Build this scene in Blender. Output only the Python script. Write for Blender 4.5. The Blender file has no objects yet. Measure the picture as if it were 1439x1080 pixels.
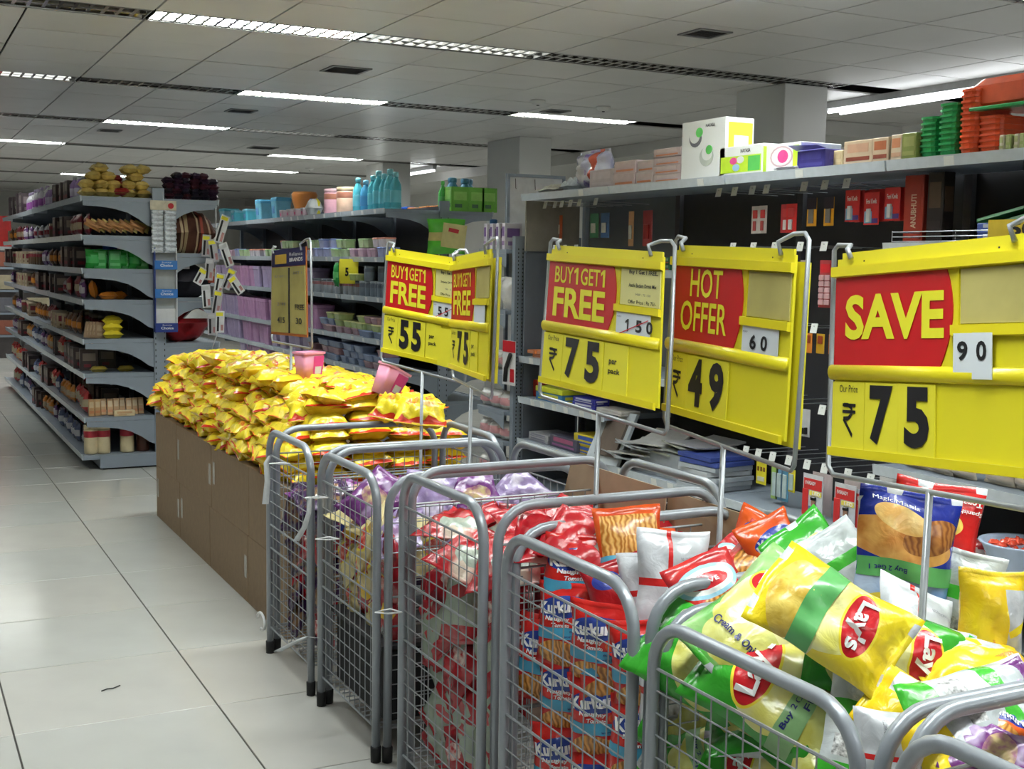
import bpy, bmesh, math, random
from mathutils import Vector, Matrix
random.seed(7)
PI = math.pi
COL = bpy.context.scene.collection
SC = bpy.context.scene

# ------------------------------------------------------------------ camera, light, exposure
YAW, PITCH, ROLL, FPX, CAMZ = .4748, .0986, .0162, 1715.45, 1.454
def _basis():
    cy, sy = math.cos(YAW), math.sin(YAW)
    f = Vector((sy, cy, 0)); r = Vector((cy, -sy, 0)); u = Vector((0, 0, 1))
    f2 = f*math.cos(PITCH) - u*math.sin(PITCH); u2 = u*math.cos(PITCH) + f*math.sin(PITCH)
    return r*math.cos(ROLL) + u2*math.sin(ROLL), u2*math.cos(ROLL) - r*math.sin(ROLL), f2
CR, CU, CF = _basis()
CP = Vector((0, 0, CAMZ))
cam_data = bpy.data.cameras.new('camera'); cam = bpy.data.objects.new('camera', cam_data); COL.objects.link(cam)
m = Matrix((CR, CU, -CF)).transposed().to_4x4(); m.translation = CP; cam.matrix_world = m
cam_data.sensor_width = 36; cam_data.lens = FPX*36/1439; cam_data.clip_start = .05; cam_data.clip_end = 100
SC.camera = cam
SC.view_settings.view_transform = 'Standard'; SC.view_settings.look = 'None'
SC.view_settings.exposure = 0.12; SC.view_settings.gamma = 1; SC.view_settings.use_curve_mapping = False
w = bpy.data.worlds.new('world'); SC.world = w; w.use_nodes = True
w.node_tree.nodes['Background'].inputs[0].default_value = (.8, .9, 1, 1)
w.node_tree.nodes['Background'].inputs[1].default_value = .05
TUBE_POWER = 40.0       # watts of one lit ceiling troffer
TUBE_COL = (.93, 1.0, .97)
CEIL = 2.746
ROW0, ROWS, COL0, TC = 7.019, 2.739, 1.308, .60

def ray(px, py): return CR*((px-719.5)/FPX) - CU*((py-540)/FPX) + CF
def at(px, py, ax, v):
    d = ray(px, py); i = 'xyz'.index(ax); t = (v-CP[i])/d[i]; return CP + d*t
def atd(px, py, dep): return CP + ray(px, py)*dep

# ------------------------------------------------------------------ materials
MATS = {}
def _nt(name):
    mt = bpy.data.materials.new(name); mt.use_nodes = True; return mt, mt.node_tree, mt.node_tree.nodes['Principled BSDF']
def mat(name, col, rough=.5, metal=0, var=.12, scale=20, bump=0, bscale=60, alpha=1, trans=0, emit=0, spec=.5, tint=None):
    if name in MATS: return MATS[name]
    mt, nt, b = _nt(name); N = nt.nodes; L = nt.links
    tc = N.new('ShaderNodeTexCoord')
    n = N.new('ShaderNodeTexNoise'); n.inputs['Scale'].default_value = scale; n.inputs['Detail'].default_value = 4
    L.new(tc.outputs['Object'], n.inputs['Vector'])
    mx = N.new('ShaderNodeMix'); mx.data_type = 'RGBA'
    c2 = tint if tint else tuple(c*(1-var*2) for c in col)
    mx.inputs[6].default_value = (*[min(1, c*(1+var)) for c in col], 1) if not tint else (*col, 1)
    mx.inputs[7].default_value = (*c2, 1)
    L.new(n.outputs['Fac'], mx.inputs[0]); L.new(mx.outputs[2], b.inputs['Base Color'])
    b.inputs['Roughness'].default_value = rough; b.inputs['Metallic'].default_value = metal
    b.inputs['Specular IOR Level'].default_value = spec
    b.inputs['Alpha'].default_value = alpha; b.inputs['Transmission Weight'].default_value = trans
    if emit:
        b.inputs['Emission Color'].default_value = (*col, 1); b.inputs['Emission Strength'].default_value = emit
    if bump:
        n2 = N.new('ShaderNodeTexNoise'); n2.inputs['Scale'].default_value = bscale; n2.inputs['Detail'].default_value = 3
        L.new(tc.outputs['Object'], n2.inputs['Vector'])
        bp = N.new('ShaderNodeBump'); bp.inputs['Strength'].default_value = bump; bp.inputs['Distance'].default_value = .01
        L.new(n2.outputs['Fac'], bp.inputs['Height']); L.new(bp.outputs['Normal'], b.inputs['Normal'])
    MATS[name] = mt; return mt

def design(name, base, layers, back=None, rough=.26, bump=.25, bscale=28, metal=0, spec=.6):
    """printed wrapper: layers are shapes in the front plane (object x,y) -> colour"""
    if name in MATS: return MATS[name]
    mt, nt, b = _nt(name); N = nt.nodes; L = nt.links
    tc = N.new('ShaderNodeTexCoord'); co = tc.outputs['Object']
    def math_(op, a, bb=None):
        q = N.new('ShaderNodeMath'); q.operation = op
        for i, v in enumerate((a, bb)):
            if v is None: continue
            if isinstance(v, (int, float)): q.inputs[i].default_value = v
            else: L.new(v, q.inputs[i])
        return q.outputs[0]
    def colour(c):
        if len(c) == 3 and not isinstance(c[0], tuple):
            r = N.new('ShaderNodeRGB'); r.outputs[0].default_value = (*c, 1); return r.outputs[0]
        kind = c[2] if len(c) > 2 else 'noise'; sc = c[3] if len(c) > 3 else 30
        if kind == 'vor':
            t = N.new('ShaderNodeTexVoronoi'); t.inputs['Scale'].default_value = sc; f = t.outputs['Distance']
            L.new(co, t.inputs['Vector']); f = math_('MULTIPLY', f, 1.5)
        elif kind == 'wave':
            t = N.new('ShaderNodeTexWave'); t.inputs['Scale'].default_value = sc; t.inputs['Distortion'].default_value = 9
            L.new(co, t.inputs['Vector']); f = t.outputs['Fac']
        else:
            t = N.new('ShaderNodeTexNoise'); t.inputs['Scale'].default_value = sc; L.new(co, t.inputs['Vector'])
            sh = 9 if kind == 'patch' else 3.2
            f = math_('MULTIPLY_ADD', t.outputs['Fac'], sh); f.node.inputs[2].default_value = -sh*(.55 if kind == 'patch' else .345)
        x = N.new('ShaderNodeMix'); x.data_type = 'RGBA'; x.clamp_factor = True
        x.inputs[6].default_value = (*c[0], 1); x.inputs[7].default_value = (*c[1], 1); L.new(f, x.inputs[0]); return x.outputs[2]
    cur = colour(base)
    sep = N.new('ShaderNodeSeparateXYZ'); L.new(co, sep.inputs[0])
    for sh, cx, cy, rx, ry, rot, c in layers:
        mp = N.new('ShaderNodeMapping'); mp.vector_type = 'TEXTURE'
        mp.inputs['Location'].default_value = (cx, cy, 0); mp.inputs['Rotation'].default_value = (0, 0, math.radians(rot))
        mp.inputs['Scale'].default_value = (rx, ry, 1e5); L.new(co, mp.inputs['Vector'])
        if sh == 'ell':
            q = N.new('ShaderNodeVectorMath'); q.operation = 'LENGTH'; L.new(mp.outputs[0], q.inputs[0]); d = q.outputs['Value']
        else:
            q = N.new('ShaderNodeVectorMath'); q.operation = 'ABSOLUTE'; L.new(mp.outputs[0], q.inputs[0])
            s2 = N.new('ShaderNodeSeparateXYZ'); L.new(q.outputs[0], s2.inputs[0]); d = math_('MAXIMUM', s2.outputs[0], s2.outputs[1])
        fac = math_('LESS_THAN', d, 1.0)
        x = N.new('ShaderNodeMix'); x.data_type = 'RGBA'; L.new(fac, x.inputs[0]); L.new(cur, x.inputs[6]); L.new(colour(c), x.inputs[7])
        cur = x.outputs[2]
    if back:
        fac = math_('LESS_THAN', sep.outputs[2], -.0005)
        x = N.new('ShaderNodeMix'); x.data_type = 'RGBA'; L.new(fac, x.inputs[0]); L.new(cur, x.inputs[6]); L.new(colour(back), x.inputs[7])
        cur = x.outputs[2]
    L.new(cur, b.inputs['Base Color']); b.inputs['Roughness'].default_value = rough; b.inputs['Metallic'].default_value = metal
    b.inputs['Specular IOR Level'].default_value = spec
    n2 = N.new('ShaderNodeTexNoise'); n2.inputs['Scale'].default_value = bscale; n2.inputs['Detail'].default_value = 3; n2.inputs['Distortion'].default_value = .8
    L.new(co, n2.inputs['Vector']); bp = N.new('ShaderNodeBump'); bp.inputs['Strength'].default_value = bump; bp.inputs['Distance'].default_value = .012
    L.new(n2.outputs['Fac'], bp.inputs['Height']); L.new(bp.outputs['Normal'], b.inputs['Normal'])
    MATS[name] = mt; return mt

STEEL = mat('shelf_steel', (.24, .28, .33), .42, .1, .06, 8)
RAIL = mat('price_rail_plastic', (.56, .62, .68), .22, .1, .08, 30)
DARKBACK = mat('dark_back_panel', (.022, .022, .028), .6, 0, .1)
PALEBACK = mat('grey_back_panel', (.11, .125, .15), .5, 0, .06)
TUBE = mat('grey_painted_tube', (.30, .325, .36), .32, .25, .1, 14, .05, 30)
WIRE = mat('galvanised_wire', (.33, .35, .37), .32, .35, .1, 40)
BLACK = mat('black_rubber', (.008, .008, .009), .6)
YEL = mat('sign_yellow', (.72, .64, .022), .38, 0, .03, 3)
YEL2 = mat('sign_yellow_rail', (.72, .61, .018), .3, 0, .04, 6)
YELD = mat('card_yellow', (.74, .67, .035), .45, 0, .03, 5)
SRED = mat('sign_red', (.50, .008, .012), .4, 0, .04, 10)
SLET = mat('sign_lettering_yellow', (.72, .68, .03), .4, 0, .04, 10)
INK = mat('black_ink', (.008, .007, .01), .5)
PAPER = mat('white_card', (.62, .66, .70), .5, 0, .05, 10)
PALEY = mat('pale_yellow_card', (.62, .58, .24), .4, 0, .06, 10)
CLEARY = mat('cloudy_yellow_plastic', (.50, .44, .16), .2, 0, .2, 7)
GREYT = mat('grey_print', (.12, .12, .14), .5)
CARD = mat('cardboard', (.245, .165, .095), .75, 0, .12, 30, .1, 80)
CARD2 = mat('cardboard_inner', (.44, .33, .22), .75, 0, .1, 20)
TAPE = mat('clear_tape', (.45, .43, .38), .25)
WHITE = mat('white_plastic', (.72, .73, .74), .35)
TAGM = mat('price_tag_paper', (.66, .68, .66), .5, 0, .08, 200)

# ------------------------------------------------------------------ mesh builder
class MB:
    def __init__(s): s.v = []; s.f = []; s.m = []; s.k = 0
    def mi(s, k): s.k = k; return s
    def add(s, vs, fs):
        o = len(s.v); s.v += [tuple(v) for v in vs]; s.f += [tuple(o+i for i in f) for f in fs]; s.m += [s.k]*len(fs); return s
    def box(s, x0, x1, y0, y1, z0, z1):
        return s.add([(x0,y0,z0),(x1,y0,z0),(x1,y1,z0),(x0,y1,z0),(x0,y0,z1),(x1,y0,z1),(x1,y1,z1),(x0,y1,z1)],
                     [(0,3,2,1),(4,5,6,7),(0,1,5,4),(1,2,6,5),(2,3,7,6),(3,0,4,7)])
    def bbox(s, x0, x1, y0, y1, z0, z1, b=.004):
        """box with chamfered vertical and top edges"""
        b = min(b, (x1-x0)*.45, (y1-y0)*.45, (z1-z0)*.45)
        def ring(i, z): return [(x0+i,y0+b,z),(x0+b,y0+i,z),(x1-b,y0+i,z),(x1-i,y0+b,z),(x1-i,y1-b,z),(x1-b,y1-i,z),(x0+b,y1-i,z),(x0+i,y1-b,z)]
        rs = [ring(0, z0), ring(0, z1-b), ring(b*.7, z1)]
        return s.loft(rs, cap=True)
    def loft(s, rings, cap=True, closed=False):
        n = len(rings[0]); o = len(s.v); vs = [p for r in rings for p in r]; fs = []
        R = len(rings)
        for i in range(R if closed else R-1):
            j = (i+1) % R
            for k in range(n): fs.append((i*n+k, i*n+(k+1) % n, j*n+(k+1) % n, j*n+k))
        if cap and not closed:
            fs.append(tuple(reversed(range(n)))); fs.append(tuple((R-1)*n+k for k in range(n)))
        return s.add(vs, fs)
    def lathe(s, prof, n=12, c=(0,0,0), sx=1, sy=1):
        rings = [[(c[0]+r*math.cos(2*PI*k/n)*sx, c[1]+r*math.sin(2*PI*k/n)*sy, c[2]+z) for k in range(n)] for r, z in prof]
        return s.loft(rings)
    def tube(s, pts, r, n=8, closed=False):
        pts = [Vector(p) for p in pts]; rings = []; N = len(pts); prev = None
        for i, p in enumerate(pts):
            a = pts[i-1] if (i > 0 or closed) else p; b = pts[(i+1) % N] if (i < N-1 or closed) else p
            t = (b-a).normalized()
            if prev is None:
                h = Vector((0,0,1)) if abs(t.z) < .9 else Vector((1,0,0)); nn = t.cross(h).normalized()
            else:
                nn = (prev - t*prev.dot(t)); nn = nn.normalized() if nn.length > 1e-6 else t.orthogonal().normalized()
            prev = nn; bb = t.cross(nn)
            rings.append([tuple(p + (nn*math.cos(2*PI*k/n) + bb*math.sin(2*PI*k/n))*r) for k in range(n)])
        return s.loft(rings, closed=closed)
    def prism(s, poly, axis, a, b):
        """poly of 2D points extruded along axis from a to b"""
        def P(u, v, w): return {'x': (w,u,v), 'y': (u,w,v), 'z': (u,v,w)}[axis]
        n = len(poly); vs = [P(u,v,a) for u,v in poly] + [P(u,v,b) for u,v in poly]
        return s.add(vs, [tuple(reversed(range(n))), tuple(range(n, 2*n))] + [(i,(i+1)%n,n+(i+1)%n,n+i) for i in range(n)])
    def mesh(s, name, mats, smooth=False):
        me = bpy.data.meshes.new(name); me.from_pydata(s.v, [], s.f)
        for mm in (mats if isinstance(mats, (list, tuple)) else [mats]): me.materials.append(mm)
        me.polygons.foreach_set('material_index', s.m)
        if smooth: me.polygons.foreach_set('use_smooth', [True]*len(s.f))
        bm = bmesh.new(); bm.from_mesh(me); bmesh.ops.recalc_face_normals(bm, faces=bm.faces); bm.to_mesh(me); bm.free()
        me.update(); return me
    def build(s, name, mats, parent=None, smooth=False, loc=(0,0,0)):
        return ob(name, s.mesh(name, mats, smooth), parent, loc)
def ob(name, me, parent=None, loc=(0,0,0)):
    o = bpy.data.objects.new(name, me); COL.objects.link(o); o.location = loc
    if parent is not None: o.parent = parent
    return o
def tag(o, label=None, cat=None, group=None, kind=None):
    if label: o['label'] = label
    if cat: o['category'] = cat
    if group: o['group'] = group
    if kind: o['kind'] = kind
    return o
def thing(name, label, cat, loc=(0,0,0), rz=0, group=None):
    o = ob(name, None, None, loc); o.rotation_euler = (0,0,rz); o.empty_display_size = .05; return tag(o, label, cat, group)
def copy_tree(o, parent=None):
    c = o.copy(); COL.objects.link(c)
    if parent is not None: c.parent = parent
    for ch in KIDS.get(o.name, []): copy_tree(ch, c)
    return c
KIDS = {}
def kid(p, c): KIDS.setdefault(p.name, []).append(c); return c
def arc(cx, cy, r, a0, a1, n=5): return [(cx+r*math.cos(a0+(a1-a0)*i/n), cy+r*math.sin(a0+(a1-a0)*i/n)) for i in range(n+1)]

# ------------------------------------------------------------------ text
_TX = {}
def text_geo(body, weight=0.0):
    k = (body, weight)
    if k in _TX: return _TX[k]
    cu = bpy.data.curves.new('lettering_curve', 'FONT'); cu.body = body; cu.size = 1; cu.offset = weight; cu.resolution_u = 3; cu.fill_mode = 'FRONT'
    o = bpy.data.objects.new('lettering_curve', cu); me = o.to_mesh()
    vs = [tuple(v.co) for v in me.vertices]; fs = [tuple(p.vertices) for p in me.polygons]
    o.to_mesh_clear(); bpy.data.objects.remove(o); bpy.data.curves.remove(cu)
    x0 = min(v[0] for v in vs); x1 = max(v[0] for v in vs); y0 = min(v[1] for v in vs); y1 = max(v[1] for v in vs)
    vs = [((v[0]-x0)/(x1-x0), (v[1]-y0)/(y1-y0)) for v in vs]
    _TX[k] = (vs, fs); return _TX[k]
def text_into(mb, body, fn, box, weight=0.0):
    """fit text into box (u0,u1,v0,v1); fn maps (u,v) to a point"""
    u0, u1, v0, v1 = box
    if body == '1':
        q = [(.42, 0), (.80, 0), (.80, 1), (.50, 1), (.0, .80), (.06, .62), (.42, .76)]
        mb.add([fn(u0+(u1-u0)*a, v0+(v1-v0)*b) for a, b in q], [tuple(range(7))]); return
    vs, fs = text_geo(body, weight)
    mb.add([fn(u0+(u1-u0)*a, v0+(v1-v0)*b) for a, b in vs], fs)

# ------------------------------------------------------------------ setting
LF0X, LF0Y, LT = .3092, 3.8833, .6212
def grid_tiles(parent, name, mt, xs, ys, tx, ty, gap, z0, z1, limit, skip=lambda x, y: False, rank=None, jit=0):
    protos = []
    for q in range(3):
        mb = MB(); g = gap/2
        if z1 > z0: mb.bbox(g, tx-g, g, ty-g, 0, z1-z0, .0015)
        else: mb.box(g, tx-g, g, ty-g, 0, z0-z1)
        protos.append(mb.mesh(name, mt[q % len(mt)]))
    cells = [(x, y) for x in xs for y in ys if not skip(x, y)]
    cells.sort(key=rank or (lambda c: (c[0])**2 + (c[1]-2)**2))
    for i, (x, y) in enumerate(cells[:limit]):
        o = ob(name, protos[random.randrange(3)], parent, (x, y, min(z0, z1)+random.uniform(0, jit)))
    if cells[limit:]:
        mb = MB(); g = gap/2
        for x, y in cells[limit:]: mb.box(x+g, x+tx-g, y+g, y+ty-g, min(z0, z1), max(z0, z1))
        tag(mb.build(name, mt[0], parent), kind='stuff')

floorbase = MB().box(-5, 9, -3, 27, -.1, -.004).build('floor', mat('dark_grout', (.05, .045, .04), .8))
tag(floorbase, kind='structure')
ft = [mat('vitrified_tile_%s' % n, c, .16, 0, .05, 5, spec=.55) for n, c in (('warm', (.50, .485, .445)), ('cool', (.475, .475, .445)), ('mid', (.49, .48, .445)))]
grid_tiles(floorbase, 'floor_tile', ft, [LF0X+LT*i for i in range(-8, 14)], [LF0Y+LT*j for j in range(-8, 37)], LT, LT, .005, -.004, 0, 300,
           rank=lambda c: (abs(c[0]+.3-.4) > 3.2)*50 + c[1]+(abs(c[0])*.4))
ceil = MB().box(-5, 9, -3, 27, CEIL+.10, CEIL+.2).build('ceiling', mat('dark_plenum', (.03, .03, .03), .8))
tag(ceil, kind='structure')
ct = [mat('ceiling_board_%s' % n, c, .34, 0, .04, 3, .03, 12, spec=.5) for n, c in (('a', (.80, .785, .76)), ('b', (.78, .765, .74)), ('c', (.81, .795, .77)))]
BAND = .30
ty = (ROWS-BAND)/4
xs = [COL0+TC*i for i in range(-9, 13)]
ys = [ROW0+ROWS*r+ty*k for r in range(-3, 8) for k in range(4) if ROW0+ROWS*r+ty*k < 26.2]
grid_tiles(ceil, 'ceiling_tile', ct, xs, ys, TC, ty, .012, CEIL, CEIL+.012, 290,
           skip=lambda x, y: False, rank=lambda c: (c[1] < 6.9)*60 + (c[0] > 6.6)*6 + c[1] + (c[0] < -.7)*9, jit=.003)

wallm = mat('painted_wall', (.72, .71, .68), .6, 0, .05, 2)
for n, b in (('wall_back', (-5, 9, 27, 27.1)), ('wall_left', (-5.1, -5, -3, 27)), ('wall_right', (8.25, 8.35, -3, 27)), ('wall_front', (-5, 9, -3.1, -3))):
    tag(MB().box(*b, 0, CEIL+.1).build(n, wallm), kind='structure')
tag(MB().box(7.15, 8.25, 8.4, 27, 2.62, CEIL-.002).build('trim_1', wallm), kind='structure')
colm = mat('pillar_paint', (.82, .82, .80), .55, 0, .03, 2)
for lab, x0, x1, y0, y1 in (('square pale pillar rising behind the small kitchen boxes on the right shelf', 5.66, 6.05, 6.9, 7.45),
                       ('square pale pillar behind the green boxes at the middle gondola end', 5.8, 6.17, 11.2, 11.95),
                       ('farther pale pillar behind the tall turquoise bottles', 5.85, 6.25, 15.2, 15.8)):
    t = thing('pillar', lab, 'pillar', ((x0+x1)/2, (y0+y1)/2, 0))
    MB().bbox(-(x1-x0)/2, (x1-x0)/2, -(y1-y0)/2, (y1-y0)/2, .1, CEIL-.001, .006).build('shaft', colm, t)
    MB().bbox(-(x1-x0)/2-.01, (x1-x0)/2+.01, -(y1-y0)/2-.01, (y1-y0)/2+.01, 0.001, .1, .004).build('base', STEEL, t)

# ceiling troffers
housm = mat('troffer_aluminium', (.55, .55, .55), .18, .9, .04, 10)
bladem = mat('louvre_aluminium', (.62, .60, .57), .12, .95, .05, 10)
darkm = mat('dark_grey_fitting', (.05, .05, .05), .5)
tubem = mat('lit_fluorescent_tube', (.9, .97, 1.0), .3, emit=30)
tubeoff = mat('unlit_fluorescent_tube', (.7, .7, .68), .2)
def trof_mesh():
    h = MB()
    L2, W2 = .592, .14
    h.box(-L2, L2, -W2, -W2+.006, 0, .09); h.box(-L2, L2, W2-.006, W2, 0, .09); h.box(-L2, -L2+.006, -W2+.006, W2-.006, 0, .09); h.box(L2-.006, L2, -W2+.006, W2-.006, 0, .09)
    h.box(-L2+.006, L2-.006, -W2+.006, W2-.006, .084, .09)
    lo = MB()
    for i in range(1, 16):
        x = -L2+2*L2*i/16
        lo.prism([(x-.009, .004), (x+.009, .004), (x+.002, .034), (x-.002, .034)], 'y', -W2+.008, W2-.008)
    lo2 = MB(); lo2.prism([(-.012, .004), (.012, .004), (.003, .034), (-.003, .034)], 'x', -L2+.01, L2-.01)
    for q in (-1, 1):
        lo2.prism([(q*(W2-.008), .004), (q*(W2-.035), .004), (q*(W2-.01), .05)], 'x', -L2+.01, L2-.01)
    tb = MB()
    for q in (-.065, .065): tb.tube([(-.56, q, .06), (.56, q, .06)], .013, 8)
    return h.mesh('housing', housm), lo.mesh('louvre', bladem), lo2.mesh('reflector', bladem), tb.mesh('tube', tubem, True), tb.mesh('tube', tubeoff, True)
TH, TL, TL2, TT, TTO = trof_mesh()
ORD = ['first', 'second', 'third', 'fourth', 'fifth', 'sixth', 'seventh', 'eighth', 'ninth', 'tenth']
CNT = {}
LIT = {(-3,0),(-3,2),(-3,4),(-2,-2),(-2,0),(-2,2),(-2,4),(-1,-2),(-1,0),(-1,2),(-1,4),(0,0),(0,-4),(1,2),(1,6),(2,1),(2,-3),(3,-1),(3,5),(4,-2),(4,5),(5,-2),(5,2),(6,-1),(6,3)}
for r in range(-3, 7):
    off = 1 if r in (2, 3, 4) and r != 4 else 0
    if r == 4: off = 0
    cols = range(-8+off, 9, 2)
    if r == 4: cols = list(range(-8, 4, 2)) + [5, 7]
    ye = ROW0+ROWS*r
    for c in cols:
        lit = (r, c) in LIT
        xc = COL0+TC*c+TC
        if xc < -4.3 or xc > 6.4: continue
        dim = (r, c) in ((0, 2), (2, 3), (1, -2))  # unlit troffers: faint area light added to brighten their reflective louvres
        key = (r, lit); CNT[key] = CNT.get(key, 0)+1
        rown = ['nearest row', 'second row', 'third row', 'fourth row', 'fifth row', 'sixth row', 'seventh row'][r] if r >= 0 else ['row over the baskets', 'row over the camera', 'row behind the camera'][-r-1]
        lab = '%s louvred ceiling light, %s %s one from the left, %s' % ('glowing' if lit else 'dark', ORD[CNT[key]-1], 'lit' if lit else 'unlit', rown)
        t = thing('ceiling_light', lab, 'ceiling light', (xc, ye-.15, CEIL), 0, 'recessed louvred ceiling lights')
        ob('housing', TH, t); ob('reflector', TL2, t); ob('tube', TT if lit else TTO, t)
        if r <= 2: ob('louvre', TL, t)
        if lit or dim:
            ld = bpy.data.lights.new('troffer_light', 'AREA'); ld.shape = 'RECTANGLE'; ld.size = 1.12; ld.size_y = .22
            ld.energy = TUBE_POWER*(1 if lit else (.03 if r < 2 else .008)); ld.color = TUBE_COL; ld.spread = math.radians(155)
            lo = bpy.data.objects.new('troffer_light', ld); COL.objects.link(lo); lo.parent = t; lo.location = (0, 0, .045 if lit else .04)
# surface battens on the far right
for k, (x, y0, y1) in enumerate(((6.62, 5.0, 7.55), (6.74, 5.0, 7.55), (6.7, 2.2, 4.7), (6.6, 15.2, 16.4))):
    lab = ['left batten of the pair above the red tubs', 'right batten of the pair above the red tubs', 'batten light beyond the right edge of the view', 'glowing batten light beside the farther pillar'][k]
    t = thing('batten_light', 'white ' + lab, 'ceiling light', (x, (y0+y1)/2, CEIL-.07))
    h = (y1-y0)/2
    MB().prism([(-.03, .0695), (.03, .0695), (.02, .02), (-.02, .02)], 'y', -h, h).build('batten', WHITE, t)
    MB().tube([(0, -h+.02, 0), (0, h-.02, 0)], .014, 8).build('tube', mat('lit_batten_tube', (.95, .98, 1), .3, emit=9), t, True)
# ceiling vents, speaker, detectors
ventm = mat('vent_metal', (.30, .30, .30), .4, .3)
for k, (x, y, n) in enumerate(((2.83, 8.05, .26), (2.82, 10.75, .22), (3.95, 14.1, .28), (5.1, 9.2, .18), (2.1, 13.2, .2), (4.1, 5.7, .2))):
    wh = ['beside the brightest tube light', 'left of the third light row', 'far back above the turquoise bottles', 'above the middle light near the pillar', 'above the gold packets', 'above the front'][k]
    t = thing('ceiling_vent', 'square slatted ceiling vent %s' % wh, 'vent', (x, y, CEIL))
    mb = MB()
    for a in (-1, 1): mb.box(a*n/2-.01, a*n/2+.01, -n/2-.01, n/2+.01, -.008, .0); mb.box(-n/2+.01, n/2-.01, a*n/2-.01, a*n/2+.01, -.008, 0)
    mb.build('frame', ventm, t)
    MB().box(-n/2+.01, n/2-.01, -n/2+.01, n/2-.01, -.001, 0).build('backing', darkm, t)
    for i in range(7):
        y_ = -n/2+.02+(n-.04)*i/6
        MB().prism([(y_-.008, -.007), (y_-.005, -.007), (y_+.008, -.0015), (y_+.005, -.0015)], 'x', -n/2+.012, n/2-.012).build('slat', ventm, t)
for k, (px, py) in enumerate(((848, 150), (756, 141), (435, 236))):
    p = at(px, py, 'z', CEIL)
    t = thing('smoke_detector', 'small round %s' % ['grey smoke detector above the right hand light', 'ceiling fitting left of the smoke detector', 'ceiling fitting above the orange vase'][k], 'detector', p)
    MB().lathe([(.06, 0), (.06, -.012), (.045, -.03), (.02, -.036)], 16).build('cover', colm, t, True)
    MB().lathe([(.012, -.0365), (.012, -.042)], 8).build('lens', darkm, t)

# ------------------------------------------------------------------ gondola shelving
def bracket(d, sgn, th=.003, drop=.17):
    pts = [(0,0),(d,0),(d,-.035),(d*.75,-.04),(d*.55,-.05),(d*.36,-.075),(d*.2,-.115),(d*.08,-.155),(0,-drop)]
    return [(sgn*x, z) for x, z in pts]
def rail_shelf(t, xb, xf, y0, y1, z, tags=0, seed=0, flip=1):
    """shelf deck from back xb to front xf, front faces the sign of (xf-xb)"""
    s = 1 if xf > xb else -1
    deck = MB().box(min(xb, xf), max(xb, xf), y0+.003, y1-.003, z-.028, z).build('shelf', STEEL, t)
    r = MB().prism([(xf, z-.034), (xf+s*.006, z-.036), (xf+s*.012, z+.004), (xf+s*.002, z+.004)], 'y', y0+.005, y1-.005).build('price_rail', RAIL, deck)
    rr = random.Random(seed)
    for i in range(tags):
        y = y0+.08+(y1-y0-.16)*(i+.5*rr.random())/max(1, tags)
        a = s*.001
        MB().prism([(xf+s*.0075, z-.034), (xf+s*.0085, z-.034), (xf+s*.0135, z-.001), (xf+s*.0125, z-.001)], 'y', y-.024, y+.024).build('price_tag', TAGM, deck)
    return deck
def gondola(label, X0, XC, X1, joints, zl, zr, ztop, tagsl, back, base=True, right=True):
    t = thing('shelving_unit', label, 'shelving unit', (0, 0, 0))
    yA, yB = joints[0], joints[-1]
    for i, y in enumerate(joints):
        yy = y if i == 0 else y
        for k in range(2):
            pass
        u = MB().box(XC-.04, XC+.04, yy-.012, yy+.012, .075, ztop).build('upright', STEEL, t)
        sl = MB()
        if i == 0:
            n = 40
            for j in range(n):
                z = .2+(ztop-.3)*j/n
                for q in (-1, 1): sl.box(XC+q*.03-.003, XC+q*.03+.003, yy-.0135, yy-.0122, z, z+.014)
            tag(sl.build('slots', BLACK, u), kind='stuff')
    for a, b in zip(joints, joints[1:]):
        MB().box(XC-.008, XC+.008, a+.0125, b-.0125, .1, ztop-.04).build('back_panel', back, t)
    # base plinth
    MB().box(X0+.09, X1-.01 if right else XC, yA-.01, yB, .012, .098).build('plinth', STEEL, t)
    MB().box(X0+.11, X1-.03 if right else XC, yA+.01, yB-.01, 0.0005, .011).build('foot_rail', BLACK, t)
    for i, (a, b) in enumerate(zip(joints, joints[1:])):
        for k, z in enumerate(zl):
            if k == 0: MB().box(X0-.02, XC-.0405, a+.003, b-.003, z-.03, z).build('base_shelf', STEEL, t)
            if k == 0:
                MB().prism([(X0-.02, z-.03), (X0-.026, z-.03), (X0-.032, z+.012), (X0-.026, z+.012)], 'y', a+.005, b-.005).build('price_rail', RAIL, t)
            else: rail_shelf(t, XC-.041, X0, a, b, z, tagsl if i < 3 else 0, i*10+k)
            if k: MB().prism([(XC-.041+x, z-.029+zz) for x, zz in bracket(XC-.041-X0-.006, -1, drop=min(.17, .17))], 'y', a-.002 if i == 0 else a+.004, a+.0022 if i == 0 else a+.007).build('bracket', STEEL, t)
        if right and i < 2:
            for k, z in enumerate(zr):
                if k == 0: MB().box(XC+.0405, X1, a+.003, b-.003, z-.03, z).build('base_shelf', STEEL, t); continue
                rail_shelf(t, XC+.041, X1, a, b, z, 0, i)
                MB().prism([(XC+.041+x, z-.029+zz) for x, zz in bracket(X1-XC-.047, 1)], 'y', a-.002 if i == 0 else a+.004, a+.0022 if i == 0 else a+.007).build('bracket', STEEL, t)
    return t
ZL = [.102, .362, .663, .897, 1.164, 1.375, 1.60, 1.86]
ZR = [.102, .50, .865, 1.18, 1.49, 1.86]
lg = gondola('long grey double sided gondola on the left packed with dark packets', 1.19, 1.69, 2.10, [8.65+1.0*i for i in range(7)], ZL, ZR, 1.93, 0, DARKBACK)
ZM = [.102, .36, .60, .845, 1.175, 1.485, 1.855]
mg = gondola('grey gondola of pastel plastic containers between the left and right shelving', 3.4, 3.89, 4.31, [8.77+.995*i for i in range(7)], ZM, ZM, 1.93, 3, DARKBACK)

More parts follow.
